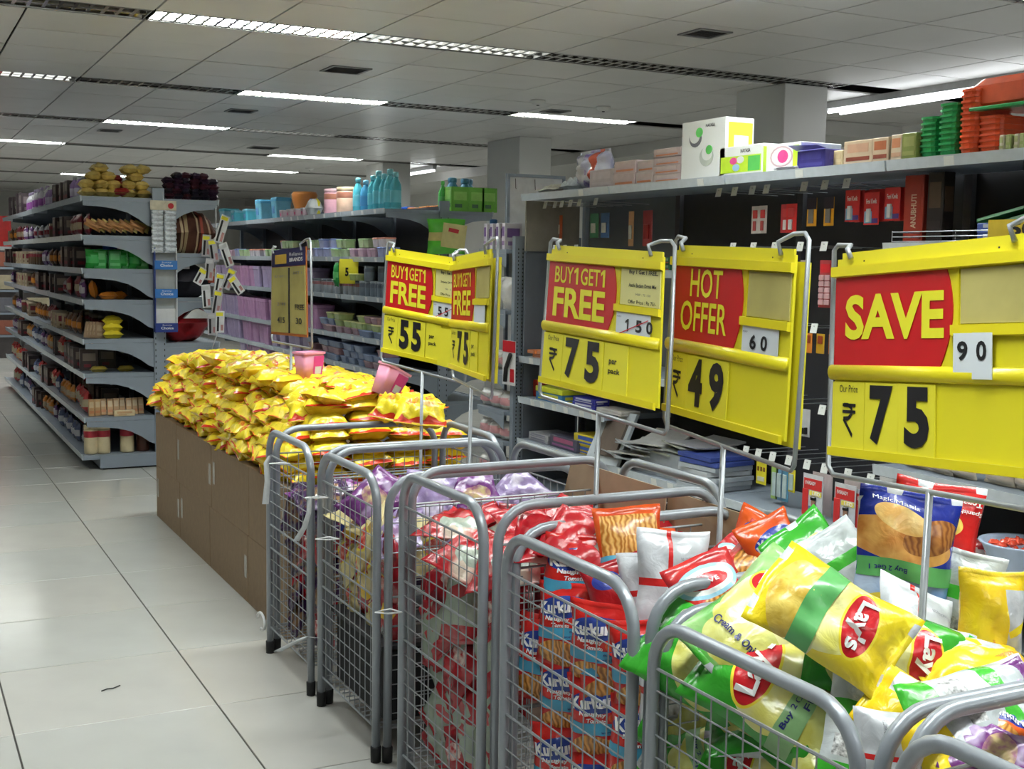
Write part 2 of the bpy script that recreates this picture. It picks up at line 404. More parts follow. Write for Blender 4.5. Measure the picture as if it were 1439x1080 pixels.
# right gondola (single sided, faces the baskets)
def right_gondola():
    t = thing('shelving_unit', 'tall grey gondola on the right with hooks of carded goods behind the yellow signs', 'shelving unit')
    J = [6.52, 5.525, 4.53, 3.53, 2.53, 1.53]; XB = 3.86
    for i, y in enumerate(J):
        MB().box(XB-.03, XB+.04, y-.02, y+.02, .0, 1.88).build('upright', STEEL if i == 0 else mat('dark_upright', (.06, .06, .07), .5), t)
    for i, (b, a) in enumerate(zip(J, J[1:])):
        MB().box(XB-.005, XB+.01, a+.021, b-.021, .1, 1.85).build('back_panel', PALEBACK if i == 0 else DARKBACK, t)
        rail_shelf(t, XB-.031, 3.4, a, b, 1.862, 1 if i < 3 else 2, 50+i)
        rail_shelf(t, XB-.031, 3.4, a, b, .40, 4, 70+i)
        rail_shelf(t, XB-.031, 3.36, a, b, .13, 2, 80+i)
    rail_shelf(t, XB-.031, 3.4, J[1], J[0], .655, 6, 90)
    rail_shelf(t, XB-.031, 3.4, J[1], J[0], .90, 5, 91)
    rail_shelf(t, XB-.031, 3.4, J[2], J[1], .90, 2, 92)
    rail_shelf(t, XB-.031, 3.4, J[4], J[3], 1.552, 2, 93)
    rail_shelf(t, XB-.031, 3.4, J[4], J[3], .70, 2, 94); rail_shelf(t, XB-.031, 3.4, J[5], J[4], .70, 1, 95); rail_shelf(t, XB-.031, 3.4, J[5], J[4], 1.552, 1, 96)
    MB().box(3.41, XB-.03, 1.53, 6.53, 0.001, .095).build('plinth', STEEL, t)
    MB().box(3.43, XB-.06, 6.523, 6.535, 1.53, 1.83).build('side_panel', mat('beige_side_board', (.25, .23, .19), .6), t)
    MB().box(3.43, XB-.06, 6.523, 6.535, .1, 1.52).build('side_panel', PALEBACK, t)
    # wire fence on the 1.55 shelf
    mb = MB()
    for z in (1.56, 1.578, 1.596): mb.tube([(3.81, 3.50, z), (3.412, 3.50, z), (3.412, 2.55, z), (3.81, 2.55, z)], .0018, 5)
    for y in (2.55, 2.87, 3.19, 3.5): mb.tube([(3.412, y, 1.554), (3.412, y, 1.60)], .0018, 5)
    mb.build('wire_fence', WIRE, t)
    # wire hooks with tag plates
    return t
rg = right_gondola()

# end shelves at the far end of the right gondola
t = thing('end_shelf_unit', 'narrow grey end shelves with white packets at the far end of the right gondola', 'shelving unit')
MB().box(3.40, 3.48, 6.60, 6.64, 0, 1.62).build('upright', STEEL, t)
MB().box(3.78, 3.86, 6.60, 6.64, 0, 1.62).build('upright', STEEL, t)
MB().box(3.481, 3.779, 6.612, 6.628, .1, 1.6).build('back_panel', PALEBACK, t)
sl = MB()
for j in range(60): sl.box(3.42, 3.426, 6.5985, 6.5999, .15+j*.0235, .16+j*.0235); sl.box(3.45, 3.456, 6.5985, 6.5999, .15+j*.0235, .16+j*.0235)
tag(sl.build('slots', BLACK, t), kind='stuff')
for z in (.13, .36, .55, .80, 1.17, 1.54):
    d = MB().box(3.36, 3.87, 6.642, 7.02 if z > .2 else 7.06, z-.025, z).build('shelf', STEEL, t)
    MB().prism([(6.642, z-.026), (7.0, z-.026), (7.0, z-.05), (6.8, z-.06), (6.642, z-.11)], 'x', 3.36, 3.3635).build('bracket', STEEL, t)
    MB().prism([(7.02, z-.03), (7.026, z-.03), (7.03, z+.004), (7.022, z+.004)], 'x', 3.365, 3.865).build('price_rail', RAIL, t)

# ------------------------------------------------------------------ wrappers and bags
def pillow(W, H, T, seed, nu=12, nv=16, crimp=.012, wr=1.0, bend=0.0, puff=2.6):
    rr = random.Random(seed); ph = [rr.uniform(0, 6.28) for _ in range(10)]; am = [rr.uniform(.5, 1) for _ in range(10)]
    Hb = H/2-crimp
    def surf(u, v, side=1, off=0):
        a, b = min(1, abs(u)), abs(v)
        b_ = min(1, b)
        pr = max(0, 1-a**puff)**.62*max(0, 1-b_**3)**.72
        x = W/2*u*(1-.09*(1-b_*b_)) + W*.02*math.sin(v*4+ph[0])*(1-b_)
        y = Hb*v if b <= 1 else math.copysign(Hb+(b-1)*crimp, v)
        y += H*.012*math.sin(u*3+ph[1])
        z = side*T/2*pr*(1 + .10*math.sin(u*4+ph[2])*math.cos(v*3+ph[3]))
        wk = wr*T*.10*(b_**3)*max(0, 1-b_**14)
        z += wk*(math.sin(u*11+ph[4])*am[1]+math.sin(u*19+ph[5])*.6)
        z += wr*T*.05*math.sin(u*5+v*7+ph[6])*pr + wr*T*.035*math.sin(u*13-v*6+ph[7])*pr
        z += W*.02*math.sin(u*5+ph[8])*max(0, min(b, 1.05)-.8)*2 + bend*(y*y) 
        return (x, y, z+side*off)
    mb = MB(); rings = []
    vs = [-2, -1.02] + [-1+2*i/nv for i in range(nv+1)] + [1.02, 2]
    for v in vs:
        th = .0006
        rings.append([surf(-1+2*i/nu, v, 1, th) for i in range(nu+1)] + [surf(1-2*i/nu, v, -1, th) for i in range(nu+1)])
    mb.loft(rings)
    return mb, surf
class Proto: pass
def bag(W, H, T, seed, mt, texts=(), bands=(), **k):
    """texts: (body, (u0,u1,v0,v1), rot, material, weight); bands: (u0,u1,v0,v1,material,name,texts)"""
    mb, surf = pillow(W, H, T, seed, **k); p = Proto(); p.mesh = mb.mesh('wrapper', mt, True); p.parts = []
    for (u0, u1, v0, v1, bm_, nm) in bands:
        b = MB(); n, q = 14, 3; top = []; bot = []
        for i in range(n+1):
            for j in range(q+1):
                top.append(surf(u0+(u1-u0)*i/n, v0+(v1-v0)*j/q, 1, .0022)); bot.append(surf(u0+(u1-u0)*i/n, v0+(v1-v0)*j/q, 1, .0012))
        N = len(top); fs = []
        for i in range(n):
            for j in range(q):
                a = i*(q+1)+j; fs.append((a, a+q+1, a+q+2, a+1)); fs.append((N+a, N+a+1, N+a+q+2, N+a+q+1))
        b.add(top+bot, fs); p.parts.append((nm, b.mesh(nm, bm_, True)))
    for body, (u0, u1, v0, v1), rot, tm, wt in texts:
        b = MB(); cu, cv = (u0+u1)/2, (v0+v1)/2; cr, sr = math.cos(math.radians(rot)), math.sin(math.radians(rot)); asp = H/W
        def fn(u, v):
            du, dv = u-cu, (v-cv)*asp
            return surf(cu+du*cr-dv*sr, cv+(du*sr+dv*cr)/asp, 1, .003)
        text_into(b, body, fn, (u0, u1, v0, v1), wt); p.parts.append(('lettering', b.mesh('lettering', tm)))
    return p
def pose(az, el, roll):
    az, el, roll = map(math.radians, (az, el, roll))
    n = Vector((-math.sin(az)*math.cos(el), -math.cos(az)*math.cos(el), math.sin(el)))
    up = Vector((math.sin(az)*math.sin(el), math.cos(az)*math.sin(el), math.cos(el)))
    rt = up.cross(n)
    r2 = rt*math.cos(roll)+up*math.sin(roll); u2 = up*math.cos(roll)-rt*math.sin(roll)
    return Matrix((r2, u2, n)).transposed().to_4x4()
def put(p, name, label, cat, loc, az=27, el=0, roll=0, sc=1, group=None, full=True):
    o = ob(name, p.mesh); M = pose(az, el, roll)
    o.matrix_world = Matrix.Translation(Vector(loc)) @ M @ Matrix.Scale(sc, 4); tag(o, label, cat, group)
    if full:
        for nm, me in p.parts: ob(nm, me, o)
    return o

GREENTAPE = mat('green_tape', (.12, .42, .13), .25, 0, .1, 40)
CYANTAPE = mat('cyan_band', (.07, .36, .56), .25, 0, .06, 30)
PALEGREEN = mat('pale_green_tape', (.28, .50, .22), .3, 0, .15, 60)
WHITEINK = mat('white_print', (.85, .85, .85), .4)
REDINK = mat('red_print', (.55, .01, .02), .4)
NAVYINK = mat('navy_print', (.01, .015, .16), .4)
GREENINK = mat('dark_green_print', (.01, .10, .03), .4)
G1, G2 = (.05, .42, .03), (.02, .26, .02)
CHIP = ((.82, .62, .14), (.60, .38, .04), 'noise', 38)
CHIPL = ((.74, .76, .30), (.62, .58, .12), 'noise', 30)
CHIPO = ((.80, .42, .12), (.55, .20, .04), 'noise', 30)
NOOD = ((.80, .36, .07), (.30, .10, .01), 'wave', 26)
SILV = ((.62, .64, .68), (.42, .44, .48), 'noise', 30)
def lays(name, base, chip, W=.17, H=.25, logo=(0, .045), extra=()):
    lx, ly = logo
    return design(name, base, list(extra) + [
        ('ell', lx, ly-.045, W*.42, H*.30, 0, ((.86, .80, .18), (.80, .78, .50), 'noise', 12)),
        ('ell', .012, -H*.27, W*.40, H*.17, 12, chip), ('ell', -.03, -H*.20, W*.22, H*.09, -20, chip),
        ('ell', lx, ly, .060, .031, 10, (.86, .70, .05)), ('ell', lx, ly, .056, .027, 10, (.55, .012, .02))], back=SILV)
LT_ = lambda ly=.045, H=.25: [("Lay's", (-.56, .56, (ly-.020)/(H/2-.012), (ly+.020)/(H/2-.012)), 8, WHITEINK, .03)]
P_green = bag(.17, .25, .075, 11, lays('crisp_packet_green', ((G1), (G2), 'noise', 6), CHIPL), LT_())
P_greenchips = bag(.17, .26, .07, 12, design('crisp_packet_green_chips', (G1, G2, 'noise', 6), [('ell', .0, -.01, .075, .075, 0, CHIPL), ('ell', -.01, -.075, .06, .035, 10, CHIPL), ('ell', .03, .07, .035, .02, 30, ((.75, .75, .70), (.10, .08, .03), 'noise', 40)), ('rect', .0, .115, .2, .014, 0, (.03, .30, .02))], back=SILV), [], nu=14)
P_lime = bag(.17, .25, .07, 13, lays('crisp_packet_green_white', (G1, (.45, .62, .30), 'noise', 9), CHIPL), LT_() + [("Cream & Onion", (-.62, .62, -.62, -.50), 0, NAVYINK, .02)])
P_yellow = bag(.17, .25, .08, 14, lays('crisp_packet_yellow', ((.84, .68, .03), (.78, .56, .01), 'noise', 8), CHIP, extra=[('ell', .02, -.03, .08, .04, 0, (.80, .74, .40))]), LT_(), [(-1, 1, -.42, -.06, GREENTAPE, 'tape_band')])
P_taped = bag(.17, .25, .075, 15, lays('crisp_packet_green_b', (G1, G2, 'noise', 7), CHIPL), LT_() + [("Buy 2 Get 1", (-.7, .3, -.26, -.17), 0, NAVYINK, .02), ("FREE", (-.2, .5, -.38, -.30), 0, NAVYINK, .02)], [(-1, 1, -.42, -.12, PALEGREEN, 'tape_band')])
P_blue = bag(.17, .25, .07, 16, design('crisp_packet_blue', ((.01, .03, .36), (.005, .015, .22), 'noise', 8), [
    ('rect', 0, -.060, .2, .05, 0, ((.50, .60, .78), (.10, .25, .60), 'noise', 10)), ('ell', -.02, .045, .085, .034, -8, CHIPO), ('ell', .03, .055, .05, .026, 20, ((.22, .07, .02), (.45, .18, .04), 'wave', 30)),
    ('ell', -.02, .078, .045, .02, -18, ((.85, .62, .25), (.80, .45, .14), 'noise', 30)), ('ell', -.03, -.062, .045, .026, 0, (.84, .62, .06)), ('ell', -.03, -.068, .036, .014, 0, (.55, .012, .02))], back=SILV),
    [("Buy 2 Get 1", (-.85, -.15, -.05, .04), 180, NAVYINK, .02), ("Magic Masala", (-.8, .1, .86, .93), -8, WHITEINK, 0)], [(-1, 1, -.14, .12, GREENTAPE, 'tape_band')])
P_tomato = bag(.18, .25, .06, 17, design('crisp_packet_red', ((.62, .015, .012), (.45, .008, .01), 'noise', 8), [('ell', -.02, .05, .06, .025, 0, CHIP), ('ell', .0, -.03, .07, .035, 0, CHIP), ('rect', .04, -.09, .2, .03, 0, (.16, .42, .14))], back=SILV),
    [("Tomato", (.25, .85, .78, .88), 175, WHITEINK, .02), ("Spanish", (.35, .9, .63, .72), 172, WHITEINK, .02)])
P_silver = bag(.16, .24, .07, 18, design('packet_silver_back', ((.66, .68, .72), (.45, .47, .5), 'noise', 14), [('rect', 0, .01, .2, .008, 0, (.60, .02, .02)), ('rect', -.01, 0, .005, .2, 0, (.60, .02, .02)), ('rect', .04, -.05, .022, .03, 0, ((.75, .75, .75), (.25, .25, .25), 'noise', 120))]), [("NUTRITION FACTS", (.15, .8, .55, .62), 0, GREYT, 0)])
P_silvergreen = bag(.16, .24, .07, 19, design('packet_silver_green_back', ((.60, .64, .66), (.42, .46, .46), 'noise', 14), [('rect', 0, .03, .2, .014, 0, G1), ('rect', 0, -.10, .2, .03, 0, G1), ('rect', -.02, -.04, .04, .02, 0, ((.7, .7, .7), (.2, .2, .2), 'noise', 140))]))
P_yback = bag(.17, .25, .085, 20, design('packet_yellow_silver_back', ((.84, .64, .02), (.80, .52, .01), 'noise', 9), [('rect', .045, .01, .028, .075, 0, SILV), ('rect', .045, .0, .028, .008, 30, (.84, .68, .02)), ('ell', -.01, -.07, .02, .03, 0, ((.75, .4, .02), (.8, .6, .05), 'noise', 60))]), [("Classic Salted", (-.45, .05, -.42, -.34), 90, REDINK, 0)])
P_orange = bag(.14, .19, .055, 21, design('snack_packet_orange', ((.80, .13, .01), (.65, .06, .01), 'noise', 10), [('ell', 0, -.02, .05, .04, 0, NOOD), ('ell', .0, .045, .05, .02, 8, (.02, .04, .30))]), [("Kurkure", (-.62, .62, .42, .66), 8, WHITEINK, .03)])
P_ring = bag(.15, .20, .06, 22, design('snack_packet_ring', ((.62, .03, .02), (.40, .02, .03), 'noise', 10), [('ell', 0, -.03, .055, .045, 0, NOOD), ('ell', .0, .045, .065, .034, 0, (.35, .62, .75)), ('ell', .0, .045, .055, .026, 0, (.80, .80, .78)), ('ell', .0, .045, .042, .016, 0, (.60, .02, .03))]), [("LIVE", (-.25, .25, .42, .52), 0, WHITEINK, .02)])
P_kurk = bag(.145, .20, .06, 23, design('snack_packet_red_blue', ((.66, .022, .015), (.52, .012, .012), 'noise', 10), [('ell', .005, .045, .068, .026, 8, ((.03, .07, .36), (.02, .04, .22), 'noise', 8)), ('ell', 0, -.065, .06, .032, 0, NOOD), ('ell', .05, .012, .016, .012, 0, ((.75, .12, .02), (.6, .05, .01), 'noise', 40))]),
    [("Kurkure", (-.86, .86, .36, .68), 6, WHITEINK, .045), ("Naughty", (-.56, .42, .12, .27), -2, WHITEINK, .04), ("Tomato", (-.28, .46, -.02, .09), -2, WHITEINK, .03), ("Buy 2", (.5, .88, -.17, -.10), 0, NAVYINK, .02), ("worth Rs", (.28, .88, -.29, -.22), 0, NAVYINK, .02)], [(-1, 1, -.34, -.03, CYANTAPE, 'cyan_band')])
P_yred = bag(.15, .20, .065, 24, design('snack_packet_dark_red', ((.42, .012, .015), (.30, .01, .02), 'noise', 10), [('ell', .02, .02, .035, .05, 20, ((.85, .60, .06), (.75, .40, .05), 'noise', 10)), ('ell', -.03, .06, .03, .02, 0, (.03, .05, .30)), ('rect', -.045, -.03, .018, .022, 0, ((.4, .4, .4), (.1, .1, .1), 'noise', 150))]))
P_noodle = bag(.15, .20, .05, 25, design('snack_packet_noodles', ((.60, .04, .01), (.75, .12, .02), 'noise', 10), [('rect', 0, .035, .062, .045, 0, ((.84, .48, .14), (.42, .14, .02), 'wave', 30)), ('rect', .0, -.035, .2, .026, 0, (.10, .40, .58))]))
P_rw = bag(.16, .20, .045, 26, design('packet_red_cream', ((.46, .012, .02), (.74, .62, .50), 'patch', 7), [('ell', .02, -.03, .05, .03, 0, ((.40, .44, .36), (.34, .40, .33), 'noise', 9)), ('ell', -.02, .05, .045, .022, 10, (.50, .01, .02))]), wr=2.2)
P_crm = bag(.16, .20, .05, 27, design('packet_sage_green', ((.30, .36, .29), (.38, .43, .35), 'noise', 10), [('rect', 0, .08, .2, .03, 0, (.45, .02, .03)), ('rect', 0, -.085, .2, .025, 0, (.45, .02, .03)), ('ell', .01, .02, .035, .018, 0, (.50, .05, .06))]), wr=1.6)
P_red = bag(.15, .19, .045, 28, design('packet_deep_red', ((.40, .008, .018), (.16, .004, .012), 'patch', 14), [('ell', 0, .02, .045, .025, 0, ((.70, .55, .50), (.45, .02, .03), 'noise', 60))]), wr=2.0)
P_purple = bag(.15, .18, .045, 29, design('packet_purple', ((.15, .03, .18), (.45, .34, .52), 'patch', 16), [('ell', 0, 0, .045, .03, 0, ((.55, .42, .20), (.30, .10, .20), 'noise', 50))]), wr=2.0)
P_dark = bag(.15, .18, .045, 30, design('packet_dark_violet', ((.05, .02, .075), (.22, .12, .06), 'patch', 26), [('ell', .01, 0, .04, .05, 0, ((.22, .13, .05), (.07, .03, .06), 'noise', 60))]), wr=2.0)
P_gold = bag(.16, .19, .055, 31, design('packet_cream_gold', ((.70, .60, .30), (.46, .30, .08), 'patch', 16), [('ell', 0, .0, .058, .035, 0, (.80, .62, .06)), ('ell', 0, .0, .052, .028, 0, ((.60, .03, .02), (.72, .30, .24), 'noise', 60))]), wr=1.8)
P_lilac = bag(.15, .18, .045, 32, design('packet_lilac', ((.30, .22, .42), (.66, .60, .74), 'patch', 16), []), wr=2.4)

# ------------------------------------------------------------------ wire baskets
def basket(label, X0, X1, Y0, Y1, zt, floor_z=.1):
    t = thing('wire_basket', label, 'basket', ((X0+X1)/2, (Y0+Y1)/2, 0), 0, 'row of grey tube and wire baskets')
    cx, cy = (X0+X1)/2, (Y0+Y1)/2; a, b = (X1-X0)/2, (Y1-Y0)/2; R = .0125; rc = .09
    def U(p0, p1, inward):
        p0, p1 = Vector(p0), Vector(p1); d = (p1-p0).normalized(); L = (p1-p0).length
        pts = [(0, .03)] + [(0, zt*.5)] + [(rc-rc*math.cos(q*PI/12), zt-rc+rc*math.sin(q*PI/12)) for q in range(7)] + \
              [(L-rc+rc*math.sin(q*PI/12), zt-rc+rc*math.cos(q*PI/12)) for q in range(7)] + [(L, zt*.5), (L, .03)]
        w3 = [p0+d*x+Vector((0, 0, z)) for x, z in pts]
        fr = MB().tube(w3, R, 10).build('tube_frame', TUBE, t, True)
        for x in (0, L):
            q = p0+d*x; MB().lathe([(R+.003, .001), (R+.004, .045), (R+.001, .048)], 10, (q.x, q.y, 0)).build('rubber_foot', BLACK, fr, True)
        g = MB(); zm = zt-.09; r = .0016
        n = max(3, round((L-.02)/.042)); mz = round((zm-.10)/.042)
        for i in range(1, n): 
            q = p0+d*(L*i/n); g.tube([q+Vector((0, 0, .1)), q+Vector((0, 0, zm))], r, 5)
        for j in range(mz+1):
            z = .1+(zm-.1)*j/mz; rr_ = .0032 if j in (0, mz, mz//2, mz//4*3) else r
            g.tube([p0+d*R+Vector((0, 0, z)), p1-d*R+Vector((0, 0, z))], rr_, 6)
        tag(g.build('wire_mesh', WIRE, t), kind='stuff')
    o = R+.002
    U((-a, b-o, 0), (-a, -b+o, 0), 1)                 # west
    U((-a+.03, b, 0), (a-.0, b, 0), 1)                # north
    U((a+.028, b-o, 0), (a+.028, -b+o, 0), 1)         # east
    U((-a+.03, -b, 0), (a, -b, 0), 1)                 # south
    g = MB()
    for i in range(15):
        y = -b+.02+(2*b-.04)*i/14; g.tube([(-a+.01, y, floor_z), (a-.01, y, floor_z)], .0025, 5)
    tag(g.build('wire_floor', WIRE, t), kind='stuff')
    return t
BK = [('farthest grey tube basket, holding dark violet packets, next to the cardboard boxes', 1.235, 1.90, 3.83, 4.35, .835),
      ('grey tube basket with lilac and cream-gold packets above an empty lower half', 1.235, 1.90, 3.22, 3.75, .84),
      ('grey tube basket full of red and sage-green packets', 1.235, 1.90, 2.52, 3.05, .885),
      ('grey tube basket holding red and blue packets with cyan bands', 1.235, 1.90, 1.87, 2.43, .85),
      ('grey tube basket heaped with green and yellow crisp packets', 1.235, 1.90, 1.27, 1.83, .812),
      ('nearest grey tube basket, at the lower right corner of the photo', 1.235, 1.90, .66, 1.215, .83)]
for b_ in BK: basket(*b_)

R_ = random.Random(3)
def zone(z, z0, z1): return ['low', 'mid-height', 'high'][min(2, int(3*(z-z0)/max(.01, z1-z0)))]
def fill(protos, n, X0, X1, Y0, Y1, z0, z1, grp, labf, west=True, dz=.085, sc=(.85, 1.05), tilt=25, step=.155):
    """packets stacked against the aisle side and the near side of a basket"""
    z = z0; k = 0
    while z < z1 and k < n:
        for y in [Y1-.08-step*i+R_.uniform(-.02, .02) for i in range(int((Y1-Y0-.06)/step)+1)]:
            if k >= n: break
            p, lb = R_.choice(protos)
            put(p, 'snack_packet', labf(lb)+', %s against the aisle mesh' % zone(z, z0, z1), 'packet', (X0+.055+R_.uniform(0, .03), y, z+R_.uniform(-.02, .02)), 90+R_.uniform(-18, 18), R_.uniform(-5, tilt), R_.uniform(-60, 60), R_.uniform(*sc), (grp % lb)+', aisle mesh, '+zone(z, z0, z1), full=False); k += 1
        for x in (X0+.20, X0+.36, X0+.51):
            if k >= n or z < z0+(z1-z0)*.35: break
            p, lb = R_.choice(protos)
            put(p, 'snack_packet', labf(lb)+', %s against the near mesh' % zone(z, z0, z1), 'packet', (x+R_.uniform(-.02, .02), Y0+.06+R_.uniform(0, .03), z+R_.uniform(-.02, .02)), R_.uniform(-15, 15), R_.uniform(0, tilt), R_.uniform(-60, 60), R_.uniform(*sc), (grp % lb)+', near mesh, '+zone(z, z0, z1), full=False); k += 1
        z += dz
def top(protos, X0, X1, Y0, Y1, z, grp, labf, nx=4, ny=3, jz=.03, sc=(.9, 1.1)):
    for i in range(nx):
        for j in range(ny):
            p, lb = R_.choice(protos)
            x = X0+.08+(X1-X0-.16)*i/max(1, nx-1)+R_.uniform(-.02, .02); y = Y0+.08+(Y1-Y0-.16)*j/max(1, ny-1)+R_.uniform(-.02, .02)
            put(p, 'snack_packet', labf(lb), 'packet', (x, y, z+R_.uniform(0, jz)), R_.uniform(0, 90), R_.uniform(50, 85), R_.uniform(-90, 90), R_.uniform(*sc), grp % lb if '%' in grp else grp, full=False)
# basket A
L_ = lambda pos: (lambda lb: '%s packet in the %s' % (lb, pos))
A = [(P_dark, 'dark violet')]*5+[(P_red, 'crumpled deep red')]
fill(A, 60, 1.25, 1.9, 3.85, 4.33, .17, .60, '%s packets in the farthest basket', L_('farthest basket'), dz=.075)
top([(P_dark, 'dark violet'), (P_purple, 'purple')], 1.27, 1.88, 3.87, 4.31, .60, '%s packets on top in the farthest basket', L_('farthest basket, on top'), 4, 3)
# basket B: raised contents, bottom empty
B = [(P_gold, 'cream and gold'), (P_red, 'crumpled deep red'), (P_yred, 'dark red and yellow')]
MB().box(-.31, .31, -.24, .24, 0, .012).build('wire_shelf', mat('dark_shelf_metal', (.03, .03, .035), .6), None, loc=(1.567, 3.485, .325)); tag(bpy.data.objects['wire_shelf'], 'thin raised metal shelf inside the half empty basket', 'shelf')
tag(MB().bbox(-.29, .29, -.22, .22, 0, .21, .004).build('shade_block', mat('shade_block_black', (.012, .012, .014), .8), None, loc=(1.567, 3.485, .105)), 'added dark block standing in for shade in the bottom of the half empty basket', 'box')  # added block, its black stands in for the shade below the raised shelf
fill(B, 44, 1.25, 1.9, 3.24, 3.73, .385, .62, '%s packets in the half empty basket', L_('half empty basket'), dz=.07)
top([(P_gold, 'cream and gold'), (P_lilac, 'lilac')], 1.27, 1.88, 3.26, 3.71, .62, '%s packets on top in the half empty basket', L_('half empty basket, on top'), 4, 3)
for i in range(4): put(P_lilac if i % 2 else P_purple, 'snack_packet', ['upright purple packet between the second and third baskets', 'shiny lilac packet lying at the back of the half empty basket', 'purple packet at the far corner of the half empty basket', 'lilac packet leaning by the tube of the half empty basket'][i], 'packet', (1.35+.15*i, 3.55-.05*i, .71), 27, 40, 30*i-40, 1.1)
# basket C
Cc = [(P_red, 'crumpled deep red'), (P_crm, 'sage-green'), (P_rw, 'red and cream'), (P_crm, 'sage-green'), (P_red, 'crumpled deep red')]
fill(Cc, 80, 1.25, 1.9, 2.54, 3.03, .17, .66, '%s packets in the red basket', L_('red and sage basket'), dz=.082, sc=(.9, 1.15))
top([(P_rw, 'red and cream')], 1.27, 1.9, 2.56, 3.02, .70, '%s packets heaped on the red basket', L_('red and sage basket, heaped on top'), 5, 3, .05, (1.0, 1.25))
# basket D lower filling
D = [(P_kurk, 'red and blue banded'), (P_ring, 'red ringed'), (P_silver, 'silver-backed'), (P_yred, 'dark red and yellow')]
for r_ in range(4):
    for c_ in range(3):
        p, lb = (P_kurk, 'red and blue banded')
        put(p, 'snack_packet', '%s packet, %s row up, %s stack from the left, cyan-band basket' % (lb, ['lowest', 'second', 'third', 'fourth'][r_], ['first', 'second', 'third'][c_]), 'packet',
            (1.33+R_.uniform(0, .02), 2.33-.155*c_, .16+.162*r_), 50+R_.uniform(-10, 10), R_.uniform(-4, 8), R_.uniform(-7, 7), .95)
for r_ in range(4):
    for c_ in range(3):
        p, lb = [(P_ring, 'red ringed'), (P_yred, 'dark red'), (P_kurk, 'red and blue banded')][(r_+c_) % 3]
        put(p, 'snack_packet', '%s packet against the near side of the cyan-band basket, %s layer' % (lb, ['bottom', 'second', 'third', 'top'][r_]), 'packet', (1.50+.14*c_, 1.97, .18+.14*r_), 10, 5, R_.uniform(-20, 20), 1, 'packets along the near side of the cyan-band basket, layer %d' % r_)
